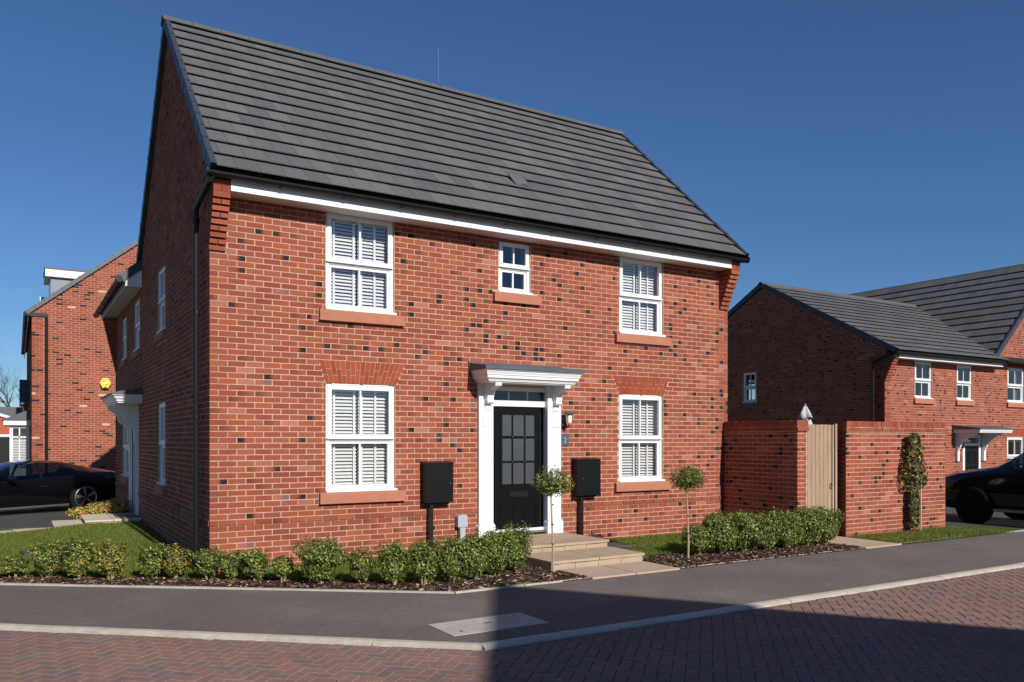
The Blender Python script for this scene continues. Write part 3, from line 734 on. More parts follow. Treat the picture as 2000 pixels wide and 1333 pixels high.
# neighbour's path at the left
t = flags('porch_steps', 'pale stone steps leading along the lawn to the white side porch', [(-.98, 6.30, -.01, 7.7, -.2, .205, 2, 2), (-1.48, 6.28, -.97, 7.6, -.25, .12, 1, 2)], 'flag_pale', jag=False)
t = thing('garden_path', None, None); t['kind'] = 'structure'
for i in range(5):
    b = MB(); b.box(-1.5 - (i + 1) * .62, 6.3, -.2, -1.5 - i * .62 - .006, 7.5, .0 - i * .02); ob('paving_slab', b, 'flag_pale', t)
ob('doormat', MB().box(-.42, 6.55, .207, -.03, 7.15, .222), 'doormat', label='brown doormat on the stone landing under the side porch', cat='doormat')

# ------------------------------------------------------------------ garden walls and gate
GX0, GX1, GY = 8.985, 9.24, -1.655
gw = thing('garden_wall', 'red brick garden wall running forward from the house corner, its long face in shade', 'garden wall')
GT = 1.905
s1 = ob('wall', wall_core(-GY - .02, -.3, GT, [], thick=.215), 'mortar', gw, loc=(GX0, -.0, 0), rot=(0, 0, R(-90)))
s1.location = (GX0, -.02, 0)
lay_bricks(s1, -GY - .02, -.2, GT - .01, [], 'far_right', nind=300, end=-GY - .02 - .024)
s2 = ob('wall', MB().box(.007, .007, -.3, GX1 - GX0 - .007, .2, GT), 'mortar', gw, loc=(GX0, GY, 0))
lay_bricks(s2, GX1 - GX0, -.2, GT - .01, [], 'main', nind=60, end=GX1 - GX0 - .03)
s3 = ob('wall', wall_core(-GY - .02, -.3, GT, [], thick=.03), 'mortar', gw, loc=(GX1 - .03, GY + .0, 0), rot=(0, 0, R(90)))
def coping(parent, wall_loc, rz, L, dep, z, n=None):
    """course of stretchers proud of the wall and a brick-on-edge coping"""
    base = ob('coping', MB().box(.02, -.002, z - .085, L - .02, dep + .002, z + .098), 'mortar', parent, loc=wall_loc, rot=(0, 0, rz))
    n = int(L / .225) or 1
    for i in range(n + 1):
        a, c = i * .225 - .11, min(L + .012, i * .225 + .105)
        a = max(-.012, a)
        if c - a > .03:
            b = MB(); b.box(a, -.014, z - .072, c, dep + .014, z - .008, BC[random.randrange(10)]); ob('coping_brick', b, 'brick', base)
    m = max(1, int(L / .075)); g = L / m; me = {}
    for i in range(m):
        c = random.randrange(10)
        if c not in me:
            b = MB(); b.box(.005, -.012, z + .004, g - .004, dep + .012, z + .107, BC[c]); me[c] = b.mesh('coping_brick'); me[c].materials.append(MATS['brick'])
        ob('coping_brick', me[c], parent=base, loc=(i * g, uni(-.003, .003), uni(-.003, .003)))
coping(gw, (GX0, -.024, 0), R(-90), -GY - .012, GX1 - GX0, GT + .02)
g2 = thing('garden_wall', 'sunlit red brick garden wall beside the wooden gate with a climbing plant against it', 'garden wall')
GR0, GR1 = 10.25, 13.265
s = ob('wall', wall_core(GR1 - GR0, -.4, GT, [], thick=.215), 'mortar', g2, loc=(GR0, GY, 0))
lay_bricks(s, GR1 - GR0, -.35, GT - .01, [], 'far_right', nind=300)
e = ob('wall', wall_core(.22, -.4, GT, [], thick=.03), 'mortar', g2, loc=(GR0, GY + .23, 0), rot=(0, 0, R(-90)))
lay_bricks(e, .205, -.35, GT - .01, [], 'main', nind=0)
coping(g2, (GR0, GY, 0), 0, GR1 - GR0, .215, GT + .02)
gt = thing('garden_gate', 'tall pale timber boarded gate between the two brick garden walls', 'gate', (GX1 + .005, GY + .10, 0))
gw_ = .745; nb = 7
for i in range(nb):
    b = MB(); xa = .01 + i * gw_ / nb; xb = xa + gw_ / nb - .005
    b.prism([(xa, .022), (xa, .006), (xa + .006, 0), (xb - .006, 0), (xb, .006), (xb, .022)], .04, 1.965 + uni(-.003, .003), 'z'); ob('board', b, 'timber', gt)
b = MB(); b.box(gw_ + .012, -.012, .04, gw_ + .055, .04, 1.965); ob('stile', b, 'timber', gt)
b = MB(); b.box(gw_ + .085, -.015, .0, gw_ + .135, .06, 1.985); ob('gate_post', b, 'timber', gt)
for zz in (.4, 1.7):
    b = MB(); b.box(.0, -.006, zz - .018, .30, -.0005, zz + .018); ob('hinge', b, 'black', gt) if False else None
for zz in (.35, 1.0, 1.75):
    b = MB(); b.box(.01, .024, zz - .05, gw_, .06, zz + .05); ob('ledge', b, 'timber', gt)
b = MB()
pts = [(gw_ - .03 + .03 * math.cos(q * math.pi / 8), -.018, .90 + .035 * math.sin(q * math.pi / 8)) for q in range(17)]
b.tube(pts, .006, 6, cap=False); b.lathe([(.012, 0), (.012, -.02), (.0001, -.022)], 10, (gw_ - .03, 0, .94), 'y'); ob('ring_handle', b, 'black', gt)
# closed parasol behind the wall
t = thing('parasol', 'closed pale grey parasol rising behind the garden wall', 'parasol', (12.75, 1.2, 0))
b = MB(); n = 24
for lvl, (r, z) in enumerate([(.012, 2.47), (.045, 2.42), (.10, 2.31), (.15, 2.19), (.135, 2.185)]):
    for k in range(n):
        a = 2 * math.pi * k / n; rr = r * (1 + .28 * math.cos(a * 4) * (lvl > 0)); b.v.append((rr * math.cos(a), rr * math.sin(a), z + .02 * math.cos(a * 4 + 1) * (lvl > 2)))
for i in range(4):
    for k in range(n): b.f.append((i * n + k, i * n + (k + 1) % n, (i + 1) * n + (k + 1) % n, (i + 1) * n + k)); b.c.append(None)
ob('vent_cap', b, 'parasol', t, smooth=True)
b = MB()
for lvl, (r, z) in enumerate([(.06, 2.25), (.13, 2.0), (.16, 1.6), (.13, 1.1), (.10, .9)]):
    for k in range(n):
        a = 2 * math.pi * k / n; rr = r * (1 + .35 * math.cos(a * 6)); b.v.append((rr * math.cos(a), rr * math.sin(a), z))
for i in range(4):
    for k in range(n): b.f.append((i * n + k, i * n + (k + 1) % n, (i + 1) * n + (k + 1) % n, (i + 1) * n + k)); b.c.append(None)
ob('canopy', b, 'parasol', t, smooth=True)
b = MB(); b.tube([(0, 0, 0), (0, 0, 2.5)], .022, 10); ob('pole', b, 'metal', t)
b = MB(); b.lathe([(.0001, 0), (.3, 0), (.3, .06), (.05, .1), (.0001, .1)], 20); ob('base', b, 'cover', t)

# ------------------------------------------------------------------ neighbour at the left (same wall line, facing left)
NY0, NY1 = 6.42, 11.25
nh = thing('brick_house', 'adjoining red brick house in shade with white eaves box and white side porch', 'house')
NL = NY1 - NY0; P2 = R(40)
def ny(y): return NY1 - y
nops = [(ny(7.55), 3.49, ny(6.70), 4.50), (ny(9.70), 3.49, ny(8.95), 4.45), (ny(9.75), .9, ny(8.55), 2.2), (ny(8.0), .1, ny(6.95), 2.25)]
nw = ob('wall', wall_core(NL, -.3, 4.95, nops), 'mortar', nh, loc=(0, NY1, 0), rot=(0, 0, R(-90)))
lay_bricks(nw, NL, -.2, 4.9, [(a - .005, c - .15, d + .005, e + .01) for a, c, d, e in nops], 'main', nind=0, proud_course=0)
for a, c, d, e in nops[:3]: window(nh, nw, a, c, d - a, e - c, blind=False, vents=False, sill_l=.08, sill_r=.1)
df = ob('door_frame', None, None, parent=nh); df.matrix_local = Matrix.LocRotScale(nw.location, nw.rotation_euler, None) @ Matrix.Translation((nops[3][0], 0, .1))
bpy.data.objects.remove(df)
dm = MB(); dm.ring(0, 0, 1.05, 2.15, .07, .02, .12)
df = ob('door_frame', dm, 'white', parent=nh, loc=(0, NY1 - nops[3][0], .1), rot=(0, 0, R(-90)))
ob('door_leaf', MB().box(.07, .05, .03, .98, .10, 2.08), 'door_black', df)
for xa in (-.10, 1.05):
    ob('pilaster', MB().box(xa, -.05, .1, xa + .10, .02, 2.2), 'white', df)
    b = MB(); b.prism([(.0, 2.30), (-.46, 2.30), (-.44, 2.22), (-.34, 2.16), (-.27, 2.08), (-.25, 1.98), (-.20, 1.93), (-.12, 1.92), (-.09, 1.80), (-.08, 1.55), (.0, 1.50)], xa, xa + .09, 'x'); ob('bracket', b, 'white', df)
b = MB(); cx0, cx1, cf = -.62, 1.72, -.52
pr2 = [(0, 2.47), (0, 2.45), (.03, 2.445), (.04, 2.40), (.07, 2.37), (.075, 2.34), (.10, 2.335), (.10, 2.31)]
for o, z in pr2: b.v.extend([(cx0 + o, cf + o, z), (cx1 - o, cf + o, z), (cx1 - o, .0, z), (cx0 + o, .0, z)])
for i in range(len(pr2) - 1):
    for k in range(4): b.f.append((i * 4 + k, i * 4 + (k + 1) % 4, (i + 1) * 4 + (k + 1) % 4, (i + 1) * 4 + k)); b.c.append(None)
b.f.append(tuple((len(pr2) - 1) * 4 + k for k in range(4))); b.c.append(None)
cn = ob('canopy', b, 'white', df)
b = MB(); b.prism([(cf - .02, 2.471), (0, 2.471), (0, 2.60), (-.03, 2.60), (cf - .02, 2.50)], cx0 - .02, cx1 + .02, 'x'); ob('canopy_roof', b, 'lead', cn)
# eaves box and roof of the neighbour
b = MB(); b.box(-.29, NY0 - .02, 4.64, -.27, NY1 + .3, 4.80); ob('fascia', b, 'white', nh)
b = MB(); b.box(-.269, NY0 - .0, 4.642, -.001, NY1 + .3, 4.66); ob('soffit', b, 'soffit', nh)
b = MB(); b.prism([(-.29, 4.64), (-.002, 4.64), (-.002, 4.98), (-.29, 4.79)], NY0 - .04, NY0 - .021, 'y'); ob('eaves_box_end', b, 'white', nh)
SL2 = 4.2
nr = roof_slope(nh, (-.36, NY1 + .35, 4.79), (P2, 0, R(-90)), NY1 + .35 - NY0 + .06, SL2, 12, nind=60)
gutter(nh, (-.40, NY1 + .35, 4.76), (-.40, NY0 - .09, 4.76), r=.062, sp=.75)
verge(nr, NY1 + .35 - NY0 + .06, 1, SL2 * .13, 1)
for i in range(17):
    p = .28 * (i + 1) / 17
    ob('brick', MB().box(-p, NY1 - .21, 3.36 + i * .075, .0, NY1 - .002, 3.36 + i * .075 + .0665, BC[i % 10]), 'brick', nh)
ob('wall', wall_core(6, -.3, 4.4, []), 'mortar', nh, loc=(6.0, NY1, 0), rot=(0, 0, R(180)))
# ------------------------------------------------------------------ house at the far left (gable in sun, dormer, bay)
lh = thing('brick_house', 'tall red brick house behind the black coupe, a dormer on its roof', 'house')
LY, LX0, LX1, LE = 19.5, -1.64, 6.2, 5.72
P3 = R(39.5); t3 = math.tan(P3); LM = LX1 - LX0
lg = ob('gable_wall', wall_core(LM, -.4, LE, [], top=[(.007, LE), (LM - .007, LE), (LM - .007, LE + .10), (LM / 2, LE + .10 + LM / 2 * t3), (.007, LE + .10)]), 'mortar_far', lh, loc=(LX0, LY, 0))
lay_bricks(lg, LM, -.3, LE + LM / 2 * t3, [], 'far_left', clip=lambda z: (max(0, (z - LE - .10) / t3), LM - max(0, (z - LE - .10) / t3)), nind=300)
lw = ob('wall', wall_core(14, -.4, LE, [(11.2, 2.9, 12.1, 4.1)]), 'mortar_far', lh, loc=(LX0, LY + 14, 0), rot=(0, 0, R(-90)))
lay_bricks(lw, 14, -.3, LE, [(11.2, 2.75, 12.1, 4.1)], 'far_left', nind=0, end=13.97)
window(lh, lw, 11.2, 2.9, .9, 1.2, blind=False, vents=False, far=True)
S3 = (LM / 2 + .12) / math.cos(P3)
lr = roof_slope(lh, (LX0 - .12, LY + 14, LE + .05), (P3, 0, R(-90)), 14.06, S3, 14, nind=0)
verge(lr, 14.06, 1, S3, 16, wd=.28, m='lead', low=-.05)
b = MB(); b.box(0, 0, -.06, 14.06, S3, .03, TC[0]); rr_ = ob('roof', b, 'tile', lh, loc=(LX1 + .12, LY - .06, LE + .05), rot=(P3, 0, R(90)))
gutter(lh, (LX0 - .17, LY + 14, LE + .02), (LX0 - .17, LY - .06, LE + .02), r=.06, sp=.9)
b = MB(); b.box(LX0 - .20, LY - .04, LE - .05, LX0 + .46, LY - .005, LE + .06); ob('eave_closer', b, 'black', lh)
b = MB(); b.box(LX0 - .11, LY, LE - .22, LX0 - .09, LY + 14, LE + .02); ob('fascia', b, 'black', lh)
downpipe(lh, [(LX0 + .41, LY - .05, LE - .05), (LX0 + .41, LY - .05, -.2)], r=.045, clips=(4.6, 3.4, 2.2))
# dormer: box with cladded cheek, white fascia and flat roof
dm_ = ob('dormer', MB().prism([(LX0 + .56, 6.0), (LX0 + .56, 7.17), (LX0 + 2.2, 7.17), (LX0 + 2.2, 7.5)], LY + 1.0, LY + 2.6, 'y'), 'cladding', lh)
b = MB(); b.box(LX0 + .40, LY + .88, 7.15, LX0 + 2.2, LY + 2.72, 7.40); ob('fascia', b, 'white_far', dm_)
b = MB(); b.box(LX0 + .38, LY + .86, 7.401, LX0 + 2.2, LY + 2.74, 7.46); ob('flat_roof', b, 'lead', dm_)
b = MB(); b.box(LX0 + .55, LY + 1.15, 6.45, LX0 + .57, LY + 2.45, 7.05); ob('window', b, 'white_far', dm_)
b = MB(); b.box(LX0 + .30, LY + 3.6, 6.62, LX0 + 1.2, LY + 4.8, 6.86); ob('dormer_fascia', b, 'white_far', lh)
# projecting lower gable on the left side and the white bay window
b = MB(); b.prism([(LY + 4.6, 3.05), (LY + 5.4, 3.75), (LY + 6.2, 3.05), (LY + 6.2, 2.4), (LY + 4.6, 2.4)], LX0 - .22, LX0 + .05, 'x', BC[1]); pg_ = ob('gablet', b, 'brick', lh)
b = MB(); b.prism([(LY + 4.45, 3.0), (LY + 5.4, 3.85), (LY + 6.35, 3.0), (LY + 6.35, 3.1), (LY + 5.4, 3.97), (LY + 4.45, 3.1)], LX0 - .32, LX0 + .05, 'x'); ob('gablet_roof', b, 'lead', pg_)
BYY = LY + 3.0
b = MB(); b.box(LX0 - .62, BYY, -.3, LX0 - .02, BYY + 2.2, .62); bay = ob('bay_window', b, 'white_far', lh)
b = MB(); b.ring(-.6, .62, 0, 2.22, .10, 0, .08); b.box(-.52, .01, 1.78, -.1, .07, 1.83); b.box(-.325, .01, .7, -.285, .07, 2.15); ob('bay_frame', b, 'white_far', bay, loc=(LX0 - .02, BYY, 0))
b = MB(); b.face([(-.5, .04, .72), (-.1, .04, .72), (-.1, .04, 2.12), (-.5, .04, 2.12)]); ob('pane', b, 'glass', bay, loc=(LX0 - .02, BYY, 0))
for i in range(18):
    b = MB(); b.prism([(.075, 0), (.12, .035), (.12, .042), (.075, .007)], -.5, -.1, 'x'); ob('slat', b, 'slat', bay, loc=(LX0 - .02, BYY, .76 + i * .057))
ob('bay_back', MB().box(LX0 - .55, BYY + .3, .62, LX0 - .05, BYY + 2.1, 2.2), 'deck', bay)
b = MB(); b.box(LX0 - .80, BYY - .15, 2.22, LX0 - .0, BYY + 2.4, 2.40); ob('bay_cornice', b, 'white_far', bay)
b = MB(); b.prism([(LX0 - .86, 2.401), (LX0 - .0, 2.401), (LX0 - .0, 2.78)], BYY - .2, BYY + 2.45, 'y'); ob('bay_roof', b, 'lead', bay)
# alarm box on the gable
t = thing('alarm_box', 'yellow hexagonal burglar alarm box high on the sunlit brick gable', 'alarm box', (.47, LY, 3.60))
hexp = [(.17 * math.cos(R(60 * k)), .19 * math.sin(R(60 * k))) for k in range(6)]
b = MB(); b.prism(hexp, -.08, -.004, 'y'); ob('casing', b, 'yellow', t)
b = MB(); b.prism([(-.165, -.01), (-.09, -.168), (.09, -.168), (.165, -.01), (.17, -.03), (.10, -.205), (-.10, -.205), (-.17, -.03)], -.07, -.004, 'y'); ob('base_rim', b, 'black', t)
b = MB(); b.prism([(-.03, -.13), (.03, -.13), (.045, -.20), (-.045, -.20)], -.088, -.004, 'y'); ob('strobe', b, 'black', t)
b = MB(); b.prism([(-.08, -.04), (.05, -.04), (.08, .035), (-.05, .035)], -.0835, -.079, 'y'); ob('emblem', b, 'white', t)
b = MB(); b.box(-.075, -.083, .04, -.01, -.079, .055); b.box(-.01, -.083, -.06, .06, -.079, -.045); ob('emblem_bar', b, 'black', t)

# garage and house beyond, bare trees
gg = thing('garage', 'distant brick garage with black doors under a white gable board', 'garage', (-6.4, 34, -.3))
b = MB(); b.box(0, 0, 0, 4.35, 6, 2.3, srgb(170, 90, 70)); b.prism([(0, 2.3), (4.35, 2.3), (2.2, 3.1)], 0, 6, 'y', srgb(170, 90, 70)); ob('wall', b, 'brick', gg)
for xa, xb in ((.25, 1.95), (2.3, 3.45), (3.6, 4.15)): ob('door', MB().box(xa, -.04, .02, xb, .02, 2.15), 'black', gg)
b = MB(); b.box(.1, -.06, 2.15, 4.25, -.005, 2.27); b.box(2.0, -.06, 0, 2.2, -.005, 2.15); b.box(3.47, -.06, 0, 3.58, -.005, 2.15); ob('door_surround', b, 'white_far', gg)
b = MB(); b.prism([(2.1, 2.85), (3.35, 3.22), (4.55, 2.85), (4.55, 2.97), (3.35, 3.36), (2.1, 2.97)], -.12, -.03, 'y'); ob('bargeboard', b, 'white_far', gg)
b = MB(); b.prism([(2.3, 2.3), (4.35, 2.3), (4.35, 2.85), (3.35, 3.2), (2.3, 2.85)], -.03, .02, 'y', srgb(176, 96, 74)); ob('gable', b, 'brick', gg)
b = MB(); b.prism([(-.4, 2.9), (5.2, 2.9), (5.2, 3.0), (4.6, 3.55), (.2, 3.55), (-.4, 3.0)], .05, 6.2, 'y'); ob('roof', b, 'lead', gg)
fh = thing('brick_house', 'far brick gable with dark verge at the left edge of the photo', 'house', (-10.6, 52, -.5))
b = MB(); b.prism([(0, 0), (7.6, 0), (7.6, 3.4), (3.8, 9.0), (0, 3.4)], 0, 8, 'y', srgb(150, 78, 62)); ob('wall', b, 'brick', fh)
b = MB(); b.prism([(-.3, 3.2), (3.8, 9.1), (7.9, 3.2), (7.9, 3.6), (3.8, 9.5), (-.3, 3.6)], -.15, 8.2, 'y'); ob('roof', b, 'black', fh)
def bare_tree(label, loc, H, seed):
    rg = random.Random(seed); t = thing('bare_tree', label, 'tree', loc, group='bare winter trees beyond the houses'); trunk = MB(); crown = MB()
    def grow(p, d, L, r, lv):
        pts = [p]; rs = [r]; n = 4
        for i in range(n):
            d = (d + Vector((rg.uniform(-.16, .16), rg.uniform(-.16, .16), rg.uniform(-.05, .12)))).normalized(); p = p + d * (L / n); pts.append(p); rs.append(r * (1 - .55 * (i + 1) / n))
        (trunk if lv < 2 else crown).tube(pts, rs, 6 if lv < 2 else 4, cap=False)
        if lv >= 5: return
        for k in range(rg.choice((3, 4, 4)) if lv < 4 else 4):
            i = rg.randint(1, n); a = rg.uniform(0, 6.28); sp = rg.uniform(.45, .95)
            nd = (d + Vector((math.cos(a) * sp, math.sin(a) * sp, rg.uniform(-.1, .35)))).normalized()
            grow(pts[i], nd, L * rg.uniform(.55, .78), rs[i] * .72, lv + 1)
    grow(Vector((0, 0, 0)), Vector((0, 0, 1)), H * .36, H * .018, 0)
    ob('trunk', trunk, 'twig', t); ob('crown', crown, 'twig', t)
bare_tree('bare leafless tree against the sky at the far left, nearer one', (-10.6, 66, -.5), 19, 3)
bare_tree('bare leafless tree low behind the bay window roof', (-2.8, 84, -.5), 13, 9)
bare_tree('bare leafless tree behind the far brick gable', (-21, 74, -.5), 13, 14)

# ------------------------------------------------------------------ house at the right
rh = thing('brick_house', 'red brick house on the right behind the garden wall with steep grey cross-wing roof', 'house')
RX, RYF, RYB, REZ = 19.04, 3.5, 12.4, 4.22
RAX, RAZ = 7.95, 6.85      # ridge line
RP = math.atan2(RAZ - REZ, RAX - (RYF - .38)); RSL = math.hypot(RAZ - REZ, RAX - (RYF - .38)); rt_ = math.tan(RP)
WX = 24.75                 # the cross wing starts here
GZ = -.7
rops = [(20.49 - RX, 2.93, 21.33 - RX, 4.03), (22.67 - RX, 2.93, 23.49 - RX, 4.03), (25.6 - RX, 2.93, 26.6 - RX, 4.07), (25.57 - RX, .55, 26.57 - RX, 1.80), (23.0 - RX, GZ, 24.0 - RX, 1.90)]
LW = 31.0 - RX
rw = ob('wall', wall_core(LW, GZ - .2, 4.12, rops), 'mortar_far', rh, loc=(RX, RYF, 0))
rv = [(a - .005, c - .15, d + .005, e + .01) for a, c, d, e in rops]
lay_bricks(rw, LW, GZ, 4.1, rv, 'far_right', nind=300, traps=[(rops[2][0] - .02, rops[2][2] + .02, rops[2][0] - .15, rops[2][2] + .15, 4.07, 4.39), (rops[3][0] - .02, rops[3][2] + .02, rops[3][0] - .15, rops[3][2] + .15, 1.81, 2.12)])
splay_arch(rw, rops[3][0] - .02, rops[3][2] + .02, rops[3][0] - .15, rops[3][2] + .15, 1.815, 2.10, 14)
for i, (a, c, d, e) in enumerate(rops[:4]): window(rh, rw, a, c, d - a, e - c, blind=False, vents=False, far=True, sill=True, sill_l=.08, sill_r=.1, net=[(.08, .24), (d - a - .24, d - a - .08)] if i > 1 else None)
corbel(rw, -.01, .215, 3.40, 8, .30, 2)
RL = RYB - RYF
rg_ = ob('gable_wall', wall_core(RL, GZ - .2, 4.1, [(RYB - 8.77, 2.98, RYB - 8.2, 3.99)], top=[(.007, 4.1), (RL - .007, 4.1), (RL - .007, 4.31), (RL / 2, 4.31 + RL / 2 * rt_), (.007, 4.31)]), 'mortar_far', rh, loc=(RX, RYB, 0), rot=(0, 0, R(-90)))
lay_bricks(rg_, RL, GZ, 7, [(RYB - 8.78, 2.97, RYB - 8.19, 4.0)], 'far_right', clip=lambda z: (max(0, (z - 4.31) / rt_), RL - max(.024, (z - 4.31) / rt_)), nind=0)
window(rh, rg_, RYB - 8.77, 2.98, .57, 1.01, blind=False, vents=False, far=True, sill=False)
b = MB(); b.box(.22, -.305, 4.03, WX - RX - .02, -.285, 4.19); ob('fascia', b, 'white_far', rh, loc=(RX, RYF, 0))
b = MB(); b.box(.22, -.284, 4.032, WX - RX - .02, .004, 4.05); ob('soffit', b, 'soffit', rh, loc=(RX, RYF, 0))
rr1 = roof_slope(rh, (RX - .06, RYF - .38, REZ), (RP, 0, 0), WX - RX + .12 + 3.3, RSL, 15, nind=200, clip=lambda s: (0, WX - RX + .12 + s * math.cos(RP) * .62))
verge(rr1, 0, -1, RSL, 14)
ridge(rh, (RX - .1, RAX, RAZ + .08), (28.0, RAX, RAZ + .08), 18)
b = MB(); b.box(0, 0, -.05, 9, RSL, .03, TC[1]); r2 = ob('roof', b, 'tile', rh, loc=(RX + 9 - .06, 2 * RAX - RYF + .38, REZ), rot=(RP, 0, R(180)))
verge(r2, 9, 1, RSL, 14)
gutter(rh, (RX - .08, RYF - .385, REZ - .05), (WX + .08, RYF - .385, REZ - .05), sp=.9)
downpipe(rh, [(RX - .03, RYF - .36, REZ - .08), (RX - .08, RYF + .2, 4.0), (RX - .08, RYF + .32, 3.9), (RX - .08, RYF + .32, GZ)], clips=(3.6, 2.6))
b = MB(); b.box(RX - .06, RYF - .36, 3.98, RX + .02, RYF + .45, 4.12); ob('eave_closer', b, 'black', rh)
# cross wing: gable facing the street, roof slope facing left
WC = 28.9; WRZ = 7.95; WEZ = 4.22; WP = math.atan2(WRZ - WEZ, WC - WX); WSL = math.hypot(WRZ - WEZ, WC - WX)
b = wall_core(2 * (WC - WX), 4.10, 4.2, [], top=[(.007, 4.2), (2 * (WC - WX) - .007, 4.2), (WC - WX, WRZ - .1)]); wg = ob('gable_wall', b, 'mortar_far', rh, loc=(WX, RYF, 0))
tw_ = math.tan(WP)
lay_bricks(wg, 2 * (WC - WX), 4.10, WRZ, [], 'far_right', clip=lambda z: (max(0, (z - 4.2) / tw_), 2 * (WC - WX) - max(0, (z - 4.2) / tw_)), nind=120,
           traps=[(25.6 - WX - .02, 26.6 - WX + .02, 25.6 - WX - .15, 26.6 - WX + .15, 4.07, 4.39)])
splay_arch(wg, 25.6 - WX - .02, 26.6 - WX + .02, 25.6 - WX - .15, 26.6 - WX + .15, 4.08, 4.36, 14)
wr = roof_slope(rh, (WX - .25, RYF + 10, WEZ - .12), (WP, 0, R(-90)), 10.06, WSL + .2, 14, nind=100)
verge(wr, 10.06, 1, WSL + .2, 14)
b = MB(); b.box(0, 0, -.05, 10.06, WSL + .2, .03, TC[1]); ob('roof', b, 'tile', rh, loc=(2 * WC - WX + .25, RYF - .06, WEZ - .12), rot=(WP, 0, R(90)))
ridge(rh, (WC, RYF - .08, WRZ + .10), (WC, RYF + 10, WRZ + .10), 22)
ob('wall', wall_core(10, GZ, 4.1, []), 'mortar_far', rh, loc=(31.0, RYF, 0), rot=(0, 0, R(90)))
# its door, canopy and lamp
df = ob('door_frame', MB().ring(0, 0, 1.0, 2.58, .11, .0, .1).box(.11, .0, 2.22, .89, .1, 2.30), 'white_far', rh, loc=(23.0, RYF, GZ))
b = MB(); b.box(.11, .03, .02, .89, .08, 2.22); lf = ob('door_leaf', b, 'door_black', df)
b = MB()
for xa in (.2, .53):
    for za in (.3, .95, 1.6): b.ring(xa, za, xa + .27, za + .5, .03, .022, .035)
ob('panel_moulding', b, 'black', df)
b = MB(); b.box(.11, .05, 2.30, .89, .055, 2.47); ob('pane', b, 'glass', df)
for xa in (-.42, 1.05):
    b = MB(); b.prism([(.0, 2.62), (-.66, 2.62), (-.64, 2.58), (-.40, 2.50), (-.20, 2.32), (-.10, 2.10), (-.06, 1.98), (0, 1.92)], xa, xa + .08, 'x'); ob('bracket', b, 'white_far', df)
    b = MB(); b.box(xa - .01, -.08, 1.75, xa + .11, -.0, 2.62); ob('bracket_back', b, 'white_far', df)
b = MB(); b.prism([(0, 2.62), (-.80, 2.62), (-.83, 2.70), (-.83, 2.73), (0, 2.73)], -.55, 1.28, 'x'); cn = ob('canopy', b, 'white_far', df)
b = MB(); b.prism([(.0, 2.731), (-.86, 2.731), (-.86, 2.76), (0, 2.86)], -.6, 1.32, 'x'); ob('canopy_roof', b, 'lead', cn)
t = thing('wall_lamp', 'dark lantern wall lamp by the door of the right-hand house', 'wall lamp', (22.72, RYF, 1.45))
b = MB(); b.lathe([(.0001, -.1), (.04, -.1), (.06, .12), (.02, .2), (.0001, .2)], 10, (0, -.14, .1)); ob('lantern', b, 'black', t)
b = MB(); b.tube([(0, 0, -.05), (0, -.1, -.08), (0, -.14, 0)], .015, 6); ob('arm', b, 'black', t)
ob('number_plaque', MB().box(22.62, RYF - .03, 1.05, 22.82, RYF - .004, 1.27), 'black', label='black number plaque under the dark wall lamp of the right-hand house', cat='plaque')

# ------------------------------------------------------------------ house across the street (behind the camera; throws the shadow)
SA = (2.71, -2.38)                      # where its gable apex shadow falls on the footway
OH = 8.55; dist = OH / math.tan(R(SUN_EL)); OX = SA[0] + sunv.x / math.hypot(sunv.x, sunv.y) * dist; OY = SA[1] + sunv.y / math.hypot(sunv.x, sunv.y) * dist
oh = thing('brick_house', 'gabled brick house across the street, seen only by its shadow on the road', 'house', (OX, OY, 0))
OT = .905; OWH = 3.75; OE = OH - .12 - OWH * OT
b = MB(); b.prism([(-OWH, -.3), (OWH, -.3), (OWH, OE), (0, OH - .12), (-OWH, OE)], -9, -.06, 'y', BC[1]); ow = ob('wall', b, 'brick', oh)
for sgn in (-1, 1):
    b = MB(); L_ = math.hypot(OWH + .3, (OWH + .3) * OT)
    p = [(0, OH - .12), (sgn * (OWH + .3), OH - .12 - (OWH + .3) * OT), (sgn * (OWH + .3), OH - (OWH + .3) * OT), (0, OH)]
    b.prism(p, -9.1, 0, 'y', TC[1]); ob('roof', b, 'tile', oh)
for wx, wz in ((-1.9, 1.0), (1.0, 1.0), (-1.9, 3.5), (1.0, 3.5)):
    fr = ob('window', MB().ring(wx, wz, wx + 1.0, wz + 1.25, .06, -.06, -.02).box(wx + .06, -.05, wz + .6, wx + .94, -.03, wz + .66), 'white', oh)
    ob('pane', MB().box(wx + .06, -.059, wz + .06, wx + .94, -.05, wz + 1.19), 'frosted', fr)

